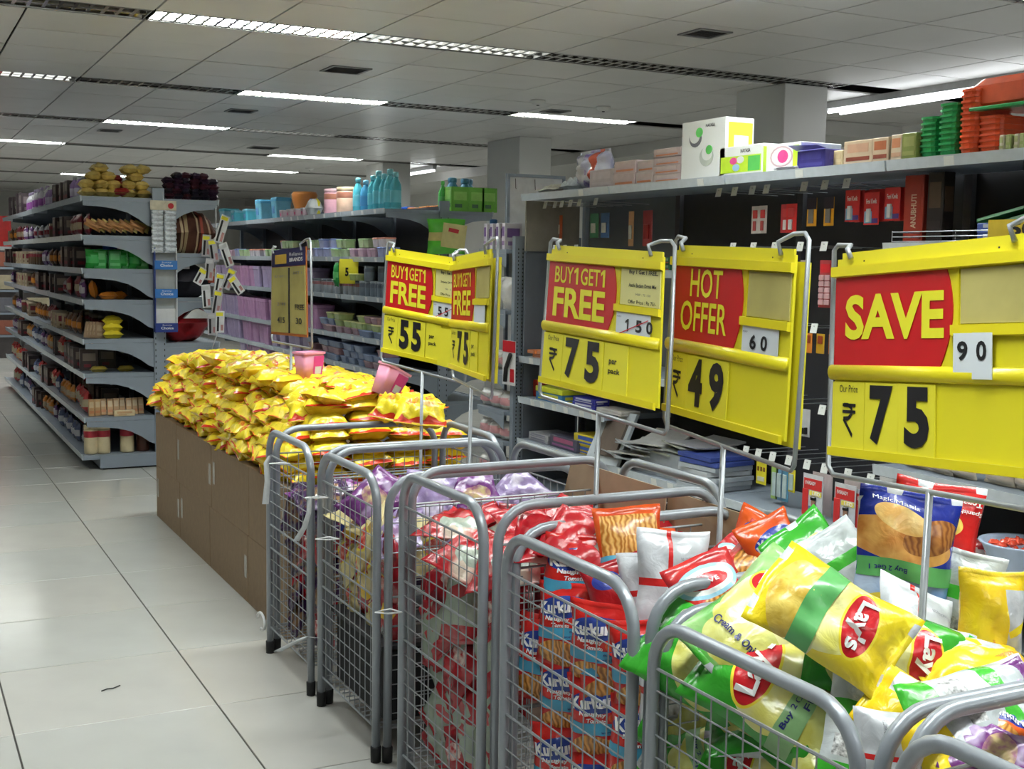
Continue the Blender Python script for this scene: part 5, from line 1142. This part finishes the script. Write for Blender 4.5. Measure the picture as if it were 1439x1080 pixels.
stack('notebook_bundle', 'clear-wrapped pinkish notebook bundle, farthest of the shelf top', 'bundle', 828, 862, 250, 3.43, TZ, .10, .2, (.50, .44, .46), (.56, .50, .52))
stack('notebook_bundle', 'pinkish notebook bundle, second along the top shelf', 'bundle', 862, 893, 245, 3.43, TZ, .13, .2, PKc, PKc, ORc, 2)
stack('notebook_bundle', 'greyish notebook bundle, third along the top shelf', 'bundle', 894, 918, 245, 3.43, TZ, .12, .2, (.50, .44, .44), PKc, ORc, 2)
stack('notebook_bundle', 'tallest pinkish notebook pile beside the tall white box', 'bundle', 918, 957, 240, 3.43, TZ, .165, .2, PKc, (.58, .48, .46), ORc, 4)
def kitchen_box(label, y0, y1, x0, x1, z, h, mats, deco):
    t = thing('kitchen_box', label, 'box', ((x0+x1)/2, (y0+y1)/2, z)); a, b = (x1-x0)/2, (y1-y0)/2
    MB().bbox(-a, a, -b, b, 0, h, .002).build('carton', mats[0], t)
    for q_, (side, (u0, u1, v0, v1), mt) in enumerate(deco):
        e_ = .0006*q_
        if side == 'w': MB().box(-a-.0008-e_, -a, -b+2*b*u0, -b+2*b*u1, h*v0, h*v1).build('printed_panel', mt, t)
        else: MB().box(-a+2*a*u0, -a+2*a*u1, -b-.0008-e_, -b, h*v0, h*v1).build('printed_panel', mt, t)
    return t, a, b
LIME = mat('lime_print', (.50, .72, .04), .35); GRN = mat('green_print', (.10, .50, .10), .35); PNK = mat('pink_print', (.72, .08, .28), .35); WB = mat('white_carton', (.72, .74, .72), .35, 0, .03, 4)
def oval(t, side, a, b, cu, cv, ru, rv, mt, k=1):
    P_ = [(cu+ru*math.cos(i*PI/8), cv+rv*math.sin(i*PI/8)) for i in range(16)]; o_ = .0009+.0004*k
    if side == 'w': vs = [(-a-o_, u, v) for u, v in P_]+[(-a, u, v) for u, v in P_]
    else: vs = [(u, -b-o_, v) for u, v in P_]+[(u, -b, v) for u, v in P_]
    MB().add(vs, [tuple(range(16)), tuple(reversed(range(16, 32)))]+[(i, (i+1) % 16, 16+(i+1) % 16, 16+i) for i in range(16)]).build('picture', mt, t)
ya, yb = at(957, 240, 'x', 3.42).y, at(1018, 240, 'x', 3.42).y
t, a, b = kitchen_box('tallest white box with green oval chopper pictures on the top shelf', yb, ya, 3.42, 3.58, TZ, .27, [WB], [('s', (.1, .95, .12, .92), LIME), ('s', (.3, .8, .45, .7), WB)])
for (u, v, r1, mt) in ((.06, .19, .055, GREYT), (.065, .20, .045, WB), (.03, .215, .03, GRN), (-.03, .10, .06, cm((.5, .55, .5))), (-.035, .115, .045, WB), (-.05, .13, .028, GRN)): oval(t, 'w', a, b, u, v, r1*.9, r1*.75, mt, {GREYT: 1, WB: 2, GRN: 3}.get(mt, 1))
m_ = MB(); text_into(m_, 'NAYASA', lambda u, v: (-a-.0016, -u, v), (.02, .09, .235, .25), .02); m_.build('lettering', INK, t)
ya, yb = at(1011, 235, 'x', 3.42).y, at(1071, 235, 'x', 3.42).y
t, a, b = kitchen_box('lime and white box with three small bowl pictures', yb, ya, 3.42, 3.62, TZ, .13, [WB], [('w', (.03, .97, .10, .66), LIME), ('w', (.05, .32, .12, .62), GRN), ('s', (.02, .3, .05, .9), LIME)])
for u, v, mt in ((.05, .065, PNK), (0, .068, WB), (.03, .035, cm((.3, .5, .7)))): oval(t, 'w', a, b, u, v, .026, .016, mt, 2)
m_ = MB(); text_into(m_, 'NAYASA', lambda u, v: (-a-.0016, -u, v), (.0, .07, .098, .115), .02); m_.build('lettering', INK, t)
ya, yb = at(1072, 230, 'x', 3.44).y, at(1125, 230, 'x', 3.44).y
t, a, b = kitchen_box('white box with a pink oval lid picture, turned away beside the lime box', yb, ya, 3.44, 3.66, TZ, .12, [WB], [('w', (.05, .2, .1, .9), LIME)])
oval(t, 'w', a, b, .0, .065, .075, .045, cm((.6, .4, .45)), 1); oval(t, 'w', a, b, .0, .065, .065, .038, WB, 2); oval(t, 'w', a, b, -.01, .065, .035, .028, PNK, 3)
stack('flat_magazine', 'flat dark and white booklet lying before the pink picture box', 'booklet', 1085, 1120, 232, 3.405, TZ, .018, .12, (.5, .5, .52), (.1, .1, .12), None, 2)
stack('blue_carton', 'violet-blue carton with torn lid', 'box', 1120, 1160, 226, 3.42, TZ, .078, .16, (.07, .06, .32), (.09, .08, .40), (.10, .09, .42))
tag(MB().add([(0, -.09, 0), (0, .09, 0), (-.05, .085, .018), (-.04, -.08, .01), (0, -.09, .001), (0, .09, .001), (-.05, .085, .019), (-.04, -.08, .011)], [(0, 1, 2, 3), (7, 6, 5, 4), (0, 4, 5, 1), (1, 5, 6, 2), (2, 6, 7, 3), (3, 7, 4, 0)]).build('torn_flap', cm((.10, .09, .42)), bpy.data.objects.get('blue_carton'), loc=(-.08, 0, .078)))
stack('beige_carton', 'low plain beige carton right of the violet one', 'box', 1162, 1184, 220, 3.46, TZ, .07, .12, (.55, .44, .26), (.5, .38, .22))
stack('brown_carton', 'beige and brown box with a round emblem, left', 'box', 1184, 1226, 219, 3.42, TZ, .095, .14, (.52, .40, .28), (.50, .30, .20), (.22, .05, .03))
stack('brown_carton', 'beige box with red side stripes, middle', 'box', 1226, 1250, 214, 3.42, TZ, .095, .14, (.52, .40, .28), (.40, .12, .05), (.22, .05, .03))
stack('brown_carton', 'beige box with coiled red print, right', 'box', 1250, 1267, 213, 3.42, TZ, .10, .14, (.56, .46, .34), (.5, .2, .1), (.5, .3, .2))
stack('olive_carton', 'olive green carton left of the stacked green tubs', 'box', 1267, 1288, 212, 3.42, TZ, .10, .14, (.20, .24, .06), (.28, .30, .10))
def nest(label, px0, px1, X, z, n_, dz, depth, c, group):
    ya, yb = at(px0, 205, 'x', X).y, at(px1, 205, 'x', X).y; w_ = abs(ya-yb)-.003; m_ = cm(c, .3)
    mb = MB(); a, b = depth/2, w_/2
    mb.loft([rring(a*.9, b*.9, 0, .02), rring(a*.95, b*.95, dz*1.1, .02), rring(a, b, dz*1.12, .02), rring(a, b, dz*1.55, .02), rring(a*.93, b*.93, dz*1.55, .02), rring(a*.88, b*.88, dz*.2, .02)])
    me = mb.mesh('nested_tray', m_)
    for i in range(n_): item('nested_tray', me, '%s' % label, 'tray', X+a, (ya+yb)/2+R_.uniform(-.002, .002), z+dz*i, 0, group)
nest('green plastic tray in the lower nested stack', 1289, 1314, 3.43, TZ, 7, .020, .2, (.015, .30, .08), 'lower stack of green trays')
nest('green plastic tray in the taller nested stack', 1315, 1342, 3.43, TZ, 9, .020, .2, (.015, .30, .08), 'taller stack of green trays')
nest('red-orange plastic tray in the left nested stack', 1344, 1368, 3.43, TZ, 11, .020, .2, (.72, .085, .02), 'left stack of red-orange trays')
nest('red-orange plastic tray in the low nested stack', 1370, 1404, 3.45, TZ, 6, .020, .2, (.72, .085, .02), 'low stack of red-orange trays')
ya, yb = at(1345, 160, 'x', 3.40).y, at(1480, 160, 'x', 3.40).y
tag(MB().loft([rring(.13, (ya-yb)/2, 0, .03), rring(.14, (ya-yb)/2+.006, .012, .03), rring(.14, (ya-yb)/2+.006, .075, .03), rring(.125, (ya-yb)/2-.02, .10, .03)]).build('storage_crate', cm((.74, .10, .025), .3), None, loc=(3.60, (ya+yb)/2, TZ+.165)), 'wide red-orange crate lying across the tray stacks', 'crate')
tag(MB().bbox(-.02, .02, -.17, .17, 0, .012).build('green_tray_edge', cm((.015, .30, .08), .3), None, loc=(3.44, at(1420, 170, 'x', 3.44).y, TZ+.150)), 'flat green tray sandwiched under the wide red-orange crate', 'tray')
for i in range(4): stack('mixed_box', ['cream', 'green', 'cream and olive', 'pale green'][i]+' small box in front of the low red trays', 'box', 1404+9*i, 1412+9*i, 196, 3.41, TZ, .055, .06, [(.6, .56, .44), (.3, .36, .12)][i % 2], (.4, .42, .2))

# ------------------------------------------------------------------ right gondola: hooks and carded goods
def hook(label, y, z, xf=3.50):
    t = thing('display_hook', label, 'hook', (3.853, y, z), 0, 'display hooks with price tags'); d = 3.853-xf
    MB().tube([(0, 0, 0), (-d*.96, 0, .004), (-d, 0, .012)], .002, 5).build('rod', WIRE, t)
    MB().prism([(-d-.004, -.018), (-d-.002, -.018), (-d+.008, .022), (-d+.006, .022)], 'y', -.02, .02).build('price_tag', TAGM, t)
def card(name, label, cat, y, ztop, x, w_, h, c1, parts, group=None, rz=0):
    t = thing(name, label, cat, (x, y, ztop-h), rz, group)
    MB().box(-.001, .001, -w_/2, w_/2, 0, h).build('card', cm(c1), t)
    for (u0, u1, v0, v1, d, c, nm) in parts:
        MB().bbox(-.0012-d, -.0011, w_*(.5-u1), w_*(.5-u0), h*v0, h*v1, .002).build(nm, cm(c, .12 if d > .006 else .35), t)
    return t
rown = ['top hook row', 'second hook row', 'third hook row', 'fourth hook row', 'lowest hook row']
HK = [(1.80, [6.42, 6.30, 6.22, 6.12, 6.02, 5.84, 4.72, 4.60, 4.47, 4.37, 4.12, 3.99, 3.86]), (1.545, [6.3, 6.18, 6.05, 4.6, 4.45, 4.30, 4.13, 3.98]), (1.20, [6.2, 4.4, 4.2, 4.02, 3.8, 3.65]), (.86, [4.45, 4.3, 4.15, 3.95, 3.75]), (.615, [4.45, 4.36, 4.26, 4.15, 4.03, 3.92, 3.78, 3.65])]
for r_, (z, ys_) in enumerate(HK):
    for i, y in enumerate(ys_): hook('wire hook with white tag, %s, %s from the far end' % (rown[r_], ['first', 'second', 'third', 'fourth', 'fifth', 'sixth', 'seventh', 'eighth', 'ninth', 'tenth', 'eleventh', 'twelfth', 'thirteenth'][i]), y, z)
RD, OG, LB_ = (.62, .03, .03), (.72, .34, .02), (.20, .45, .65)
for i, (px, top_) in enumerate(((1198, 270), (1225, 273), (1254, 268))):
    y = at(px, 290, 'x', 3.58).y
    t = card('glue_card', ['left', 'middle', 'right'][i]+' red and blue glue card under the top shelf', 'carded pack', y, 1.78-.015*(i == 1), 3.58, .085, .13, RD, [(.05, .55, .05, .42, .002, LB_, 'blue_panel'), (.25, .50, .08, .5, .010, (.75, .75, .75), 'tube'), (.55, .95, .05, .2, .002, (.10, .05, .25), 'violet_panel')])
    m_ = MB(); text_into(m_, 'Fevi Kwik', lambda u, v: (-.0018, -u, v), (-.03, .03, .085, .105), .02); m_.build('lettering', WHITEINK, t)
    for k in range(2): card('glue_card', 'red glue card hanging behind the %s front one' % ['left', 'middle', 'right'][i], 'carded pack', y+.006, 1.78, 3.61+.03*k, .085, .13, RD, [], 'glue cards behind the front ones')
for i, px in enumerate((1146, 1170)):
    y = at(px, 300, 'x', 3.58).y; card('battery_card', ['left', 'right'][i]+' yellow-orange card with black top near the glue cards', 'carded pack', y, 1.755, 3.56, .06, .12, OG, [(.0, 1, .6, 1, .002, (.03, .02, .03), 'dark_header'), (.25, .75, .1, .6, .008, (.20, .18, .16), 'blister')])
for i, (px, c, lb) in enumerate(((1062, (.62, .58, .56), 'pale card with red tool, left of a twin'), (1075, (.60, .56, .55), 'pale card with red tool, right twin'), (1110, (.50, .04, .05), 'red bag-like pack near the lime box below'), (1120, RD, 'second red pack beside the first'))):
    y = at(px, 300, 'x', 3.58).y; card('tool_card', lb, 'carded pack', y, 1.735, 3.58-.01*i, .055 if i < 2 else .07, .125, c, [(.2, .8, .55, .85, .004, (.55, .05, .05), 'red_emblem'), (.3, .65, .1, .45, .007, (.5, .1, .1) if i < 2 else (.7, .7, .7), 'tool')])
# tall dark gift boxes
stack('incense_box', 'tall dark red box with upright pale lettering under the top shelf', 'box', 1268, 1296, 300, 3.55, 1.555, .265, .06, (.36, .035, .02), (.36, .035, .02)); bo = bpy.data.objects['incense_box']
m_ = MB(); text_into(m_, 'ANUBHUTI', lambda u, v: (-.0325, v-.01, u), (.06, .19, -.008, .020), .03); m_.build('lettering', cm((.7, .5, .35)), bo)
stack('black_gift_box', 'tall black box with faint bronze pattern', 'box', 1302, 1326, 305, 3.55, 1.555, .27, .06, (.02, .014, .014), (.10, .06, .035), (.03, .02, .02))
for i, (py, c, l_) in enumerate(((280, (.01, .26, .05), .34), (296, (.01, .22, .04), .30), (306, (.16, .05, .06), .26))):
    t = MB().bbox(-.05, .05, -l_/2, l_/2, 0, .012, .002).build('flat_board', cm(c), None, loc=(3.62, 3.06, 1.60+.03*(2-i))); t.rotation_euler = (math.radians(-14), .25, .12)
    tag(t, ['bright green long board slanting under the top shelf', 'darker green board under the bright one', 'thin maroon board at the bottom of the slanting pile'][i], 'board')
stack('blue_pack', 'blue and white wrapped bundle on the wire fenced shelf', 'packet', 1372, 1439, 300, 3.48, 1.556, .07, .2, (.10, .16, .50), (.62, .66, .75), None, 2)
t = thing('discount_strip', 'yellow and grey strip reading 50% Discount above the SAVE sign', 'sign', (3.395, 2.86, 1.51))
MB().box(-.001, .001, -.16, .17, .055, .12).build('yellow_panel', mat('discount_amber', (.66, .48, .04), .4), t); MB().box(-.001, .001, -.16, .17, -.02, .054).build('grey_panel', cm((.55, .57, .6)), t)
m_ = MB(); text_into(m_, '50%', lambda u, v: (-.0016, -u, v), (-.08, .10, .065, .112), .04); m_.build('lettering', INK, t)
m_ = MB(); text_into(m_, 'Discount', lambda u, v: (-.0016, -u, v), (-.13, .12, .0, .045), .02); m_.build('lettering', GREYT, t)
# red egg-tray like blister between signs
t = card('battery_blister', 'red and clear blister of round cells between HOT OFFER and SAVE signs', 'carded pack', at(1160, 400, 'x', 3.55).y, 1.49, 3.55, .075, .20, (.42, .06, .07), [(.1, .9, .74, .92, .003, (.55, .02, .03), 'red_emblem')])
for i in range(5):
    for q in range(2): MB().bbox(-.012, -.0012, -.034+.036*q, -.002+.036*q, .012+.026*i, .034+.026*i, .004).build('blister_cell', cm((.55, .32, .34), .15), t)
card('battery_blister', 'red topped blister half hidden by the HOT OFFER frame', 'carded pack', at(1124, 370, 'x', 3.55).y, 1.49, 3.58, .06, .16, (.5, .4, .4), [(.1, .9, .6, .9, .003, (.5, .03, .03), 'red_emblem')])
for i in range(9):
    card('orange_card', 'orange and yellow card in the third hook row', 'carded pack', 4.12-.055*i, 1.175, 3.56+.02*(i % 3), .05, .085, (.50, .28, .02) if i % 2 else (.60, .20, .03), [(.2, .8, .5, .9, .004, (.3, .05, .02), 'dark_print')], 'orange and yellow cards in the third row')
for i, px in enumerate((1133, 1100)): card('drain_card', ['clear card with a black knob', 'dark card half behind the HOT OFFER sign'][i], 'carded pack', at(px, 590, 'x', 3.55).y, .845, 3.55, .05, .12, [(.45, .46, .48), (.2, .2, .22)][i], [(.25, .75, .1, .35, .015, (.02, .02, .02), 'knob')])
# lowest row: yellow cards, bulbs
for i, px in enumerate((1069, 1088, 1095, 1103, 1112)):
    c = [(.70, .62, .03), (.30, .46, .10), (.15, .30, .45), (.10, .30, .45), (.66, .55, .03)][i]
    card('utility_card', ['yellow card with three round holes', 'green edged card next to the yellow one', 'blue and green card, middle', 'blue lighter card beside the middle card', 'second yellow card by the bulb packs'][i], 'carded pack', at(px, 690, 'x', 3.52).y, .575, 3.52, .07 if i == 0 else .045, .10 if i in (0, 4) else .15, c,
         [(.1, .3, .6, .8, .003, (.2, .1, .02), 'hole'), (.4, .6, .6, .8, .003, (.2, .1, .02), 'hole'), (.7, .9, .6, .8, .003, (.2, .1, .02), 'hole'), (.15, .85, .15, .35, .004, (.5, .5, .4), 'window')] if i == 0 else [(.2, .8, .1, .8, .006, (.4, .5, .5), 'blister')])
for i, px in enumerate((1142, 1185, 1212, 1240)):
    t = card('bulb_card', ['first', 'second', 'third', 'fourth'][i]+' red and white lamp card in the lowest hook row', 'carded pack', at(px, 700, 'x', 3.50).y, .58-.01*i, 3.50+.01*i, .125, .235, (.60, .62, .66), [(.0, .30, .02, .72, .004, RD, 'red_torch'), (.05, .95, .72, .92, .002, RD, 'red_header'), (.35, .8, .06, .42, .006, (.10, .16, .34), 'figure_shirt'), (.48, .68, .42, .56, .008, (.35, .20, .14), 'figure_face'), (.46, .70, .54, .60, .009, (.02, .015, .015), 'figure_hair'), (.35, .95, .62, .70, .003, (.80, .70, .1), 'gold_print')])
    m_ = MB(); text_into(m_, 'EVEREADY', lambda u, v: (-.0042, -u, v), (-.045, .02, .19, .205), .02); text_into(m_, 'LED', lambda u, v: (-.0046, -u, v), (-.0, .05, .148, .163), .03); m_.build('lettering', WHITEINK, t)
    card('bulb_card', 'red and white lamp card hanging behind the %s one' % ['first', 'second', 'third', 'fourth'][i], 'carded pack', at(px, 700, 'x', 3.50).y+.01, .58, 3.56+.01*i, .125, .23, (.60, .5, .5), [], 'lamp cards hanging behind')
# hanging goods in the far dark bay
for i, (px, py, c1, lb) in enumerate(((785, 320, (.60, .12, .04), 'orange-red round pack near the far end'), (835, 325, (.05, .22, .10), 'green pack in the dark far bay'), (850, 325, (.05, .12, .28), 'dark blue pack in the dark far bay'), (887, 322, (.55, .30, .14), 'narrow clear pack with orange foot'), (910, 325, (.30, .02, .02), 'dark red pack beside the narrow clear one'))):
    y = at(px, py, 'x', 3.66).y; card('hanging_pack', lb, 'carded pack', y, 1.75, 3.66, .09 if i != 3 else .05, .14 if i < 3 else .19, c1, [(.2, .7, .2, .6, .008, (.55, .55, .5) if i != 4 else (.3, .03, .03), 'blister')])
for i in range(7): stack('green_carton_flat', 'flat dark green carton stacked behind the BUY1GET1 sign', 'box', 905+20*i, 922+20*i, 350, 3.6, 1.43, .07, .1, (.02, .14, .06), (.2, .3, .2), (.4, .1, .05), 2, 'flat dark green cartons behind the signs')
rail_shelf(rg, 3.829, 3.55, 4.53, 5.525, 1.43, 0, 97)
# shelves, far bays
row([('folded_pack', g_box(.10, .12, .02, (.62, .18, .05), (.6, .3, .2)), 'flat orange pack', 'packet')], 3.5, 6.05, 6.45, .901, 'on the far bay shelf', .09, skip=0); row([('folded_pack', g_box(.10, .12, .02, (.62, .18, .05), (.6, .3, .2)), 'flat orange pack', 'packet')], 3.5, 6.05, 6.45, .923, 'stacked on the far bay shelf', .09, skip=0)
stack('lunch_box', 'yellow topped blue lunch box under the BUY1GET1 sign', 'box', 752, 790, 555, 3.43, .656, .05, .16, (.05, .22, .45), (.60, .60, .05)); stack('lime_tray', 'lime yellow flat tray lying on the blue lunch box', 'tray', 752, 790, 550, 3.43, .707, .03, .16, (.62, .66, .04), (.62, .66, .04))
stack('red_pack', 'small red pack on the far bay shelf', 'packet', 745, 758, 555, 3.50, .656, .10, .1, (.55, .03, .02), (.5, .03, .02))
stack('ink_bottle_box', 'navy and white printed pack row behind the sign pole', 'packet', 804, 835, 580, 3.45, .656, .06, .1, (.03, .03, .30), (.6, .6, .7), None, 2)
stack('eraser_pack', 'pale flat pack right of the navy print row', 'packet', 836, 872, 595, 3.45, .656, .025, .12, (.55, .52, .48), (.6, .6, .6), None, 2)
stack('board_game', 'silvery flat game box on the lower far shelf', 'box', 742, 770, 625, 3.43, .402, .05, .2, (.35, .35, .37), (.2, .2, .25), None, 2)
stack('game_box', 'dark and red flat box next to the silvery one', 'box', 772, 812, 640, 3.43, .402, .07, .2, (.08, .08, .12), (.4, .1, .2), (.35, .12, .3))
stack('pencil_box', 'yellow and blue pencil box pile, lower one', 'box', 806, 850, 640, 3.44, .402, .05, .16, (.70, .50, .03), (.05, .12, .45)); stack('pencil_box', 'yellow and blue pencil box pile, upper one', 'box', 806, 850, 620, 3.44, .453, .06, .16, (.70, .55, .03), (.04, .10, .45))
mt_ = mat('magazine_cover', (.36, .38, .40), .3, 0, .4, 14)
def mag(label, px, py, X, z, w_, d_, rz, tilt, c, th=.006, curl=0):
    mb = MB(); N = 6; r1 = []
    for i in range(N+1):
        x = -d_/2+d_*i/N; zc = curl*((i/N-.5)**2*4); r1.append([(x, -w_/2, zc), (x, w_/2, zc), (x, w_/2, zc+th), (x, -w_/2, zc+th)])
    mb.loft(r1); o = mb.build('magazine', cm(c, .3), None, loc=(X, at(px, py, 'x', X).y, z)); o.rotation_euler = (0, tilt, rz); tag(o, label, 'magazine'); return o
mag('framed pale poster book leaning under the sign with a dark picture', 862, 600, 3.45, .53, .26, .30, .15, -1.1, (.45, .50, .54), .02)
mag('dark picture panel on the leaning poster book', 862, 602, 3.435, .53, .16, .20, .15, -1.1, (.13, .10, .08), .02)
for i in range(6): mag('grey curled magazine in the heap left of the HOT OFFER pole, %s of six' % ['lowest', 'second', 'third', 'fourth', 'fifth', 'topmost'][i], 893+6*i, 625, 3.50, .44+.022*i, .24, .30, R_.uniform(-.4, .4), R_.uniform(-.15, .1), [(.42, .44, .46), (.30, .32, .33), (.50, .50, .48)][i % 3], .008, .03)
for i in range(5): mag('magazine with greenish cover spread behind the HOT OFFER pole, %s of five' % ['lowest', 'second', 'third', 'fourth', 'topmost'][i], 955+9*i, 620, 3.58, .50+.02*i, .26, .30, R_.uniform(-.5, .5), R_.uniform(-.1, .1), [(.34, .36, .28), (.40, .40, .42), (.26, .28, .26)][i % 3], .008, .012)
for i in range(7): mag('%s beside the HOT OFFER pole, %s in the pile from the bottom' % (['white edged book', 'blue covered book'][i > 4], ['first', 'second', 'third', 'fourth', 'fifth', 'sixth', 'seventh'][i]), 1003+2*(i % 3), 660, 3.52, .402+.024*i, .26, .24, R_.uniform(-.12, .12), 0, [(.42, .46, .50), (.50, .53, .56)][i % 2] if i < 5 else (.05, .08, .30), .02)
tag(MB().bbox(-.14, .14, -.33, .33, 0, .13, .003).build('paper_ream_stack', cm((.30, .33, .36)), None, loc=(3.58, 5.0, .402)), 'grey block of stacked paper under the magazine heap', 'paper')
for i, px in enumerate((1250, 1275)): card('sachet_card', ['penguin-shaped', 'square'][i]+' white card among red packs on the chrome shelf level', 'carded pack', at(px, 690, 'x', 3.5).y, .64, 3.49, .09, .08, (.6, .6, .6), [(.1, .4, .3, .8, .003, (.1, .1, .1), 'dark_print')])
row([('red_packet', g_pouch(.12, .08, .05, (.45, .03, .04), (.6, .5, .5), 0, 40), 'glossy red packet', 'packet'), ('red_packet', g_pouch(.12, .07, .05, (.55, .50, .46), (.5, .05, .05), 0, 41), 'pale packet with red print', 'packet')], 3.50, 2.2, 3.48, .401, 'on the low shelf behind the crisps', .12, skip=.0)
row([('red_packet', g_pouch(.14, .08, .06, (.50, .03, .05), (.6, .2, .2), 0, 42), 'red packet', 'packet'), ('pale_packet', g_pouch(.14, .07, .06, (.60, .52, .42), (.6, .5, .4), 0, 43), 'cream packet', 'packet')], 3.50, 2.2, 3.48, .701, 'on the chrome edged shelf under the SAVE sign', .13, skip=0)
t = thing('sweet_bowl', 'pale blue translucent bowl of red sweets at the right edge', 'bowl', (3.42, at(1432, 790, 'x', 3.42).y, .43))
MB().lathe([(.07, 0), (.085, .01), (.125, .10), (.135, .105), (.135, .110), (.118, .108), (.078, .02), (0.001, .015)], 24).build('bowl', mat('pale_blue_plastic', (.50, .60, .78), .25), t, True)
for i in range(16):
    a_ = i*2.4; r_ = .022*math.sqrt(i); item('sweet', fp(.04, .03, .022, cm((.72, .08, .04), .2), 160), 'wrapped red sweet in the pale blue bowl', 'sweet', 3.42+r_*math.cos(a_), t.location.y+r_*math.sin(a_), .43+.085+.012*(i < 6), a_, 'red sweets in the bowl')
# far background: low store clutter and red sign at the left edge
for i in range(6):
    t = thing('far_shelf', 'distant dark shelf block past the left gondola, %s from the left' % ['first', 'second', 'third', 'fourth', 'fifth', 'sixth'][i], 'shelf', (-1.6+.95*i, 19+.0*i, 0))
    MB().box(-.45, .45, -.3, .3, .001, 1.75).build('body', cm((.06, .05, .05)), t)
    for k in range(5): MB().box(-.44, .44, -.33, -.301, .3+.32*k, .33+.32*k).build('shelf', STEEL, t)
    for k in range(4): MB().bbox(-.40, .40, -.325, -.301, .34+.32*k, .34+.32*k+.2).build('goods', cm([(.25, .08, .05), (.12, .12, .14), (.35, .30, .2)][(i+k) % 3]), t)
t = thing('red_banner', 'bright red banner at the left edge beyond the gondola', 'banner', at(2, 330, 'y', 17.5))
MB().box(-.35, .12, -.01, .01, -.15, .25).build('panel', cm((.65, .02, .02)), t); MB().box(-.35, .12, -.012, .012, -.20, -.152).build('white_edge', WHITE, t)
MB().tube([(-.1, 0, .25), (-.1, 0, CEIL-t.location.z-.001)], .006, 6).build('rod', WIRE, t)
tag(MB().tube([(-.03, -.005, 0), (-.01, 0, .003), (.01, .004, .001), (.035, .02, .002)], .0022, 5).build('floor_debris', BLACK, None, loc=at(155, 968, 'z', .003)), 'small dark twig-like scrap lying on the pale floor', 'debris')
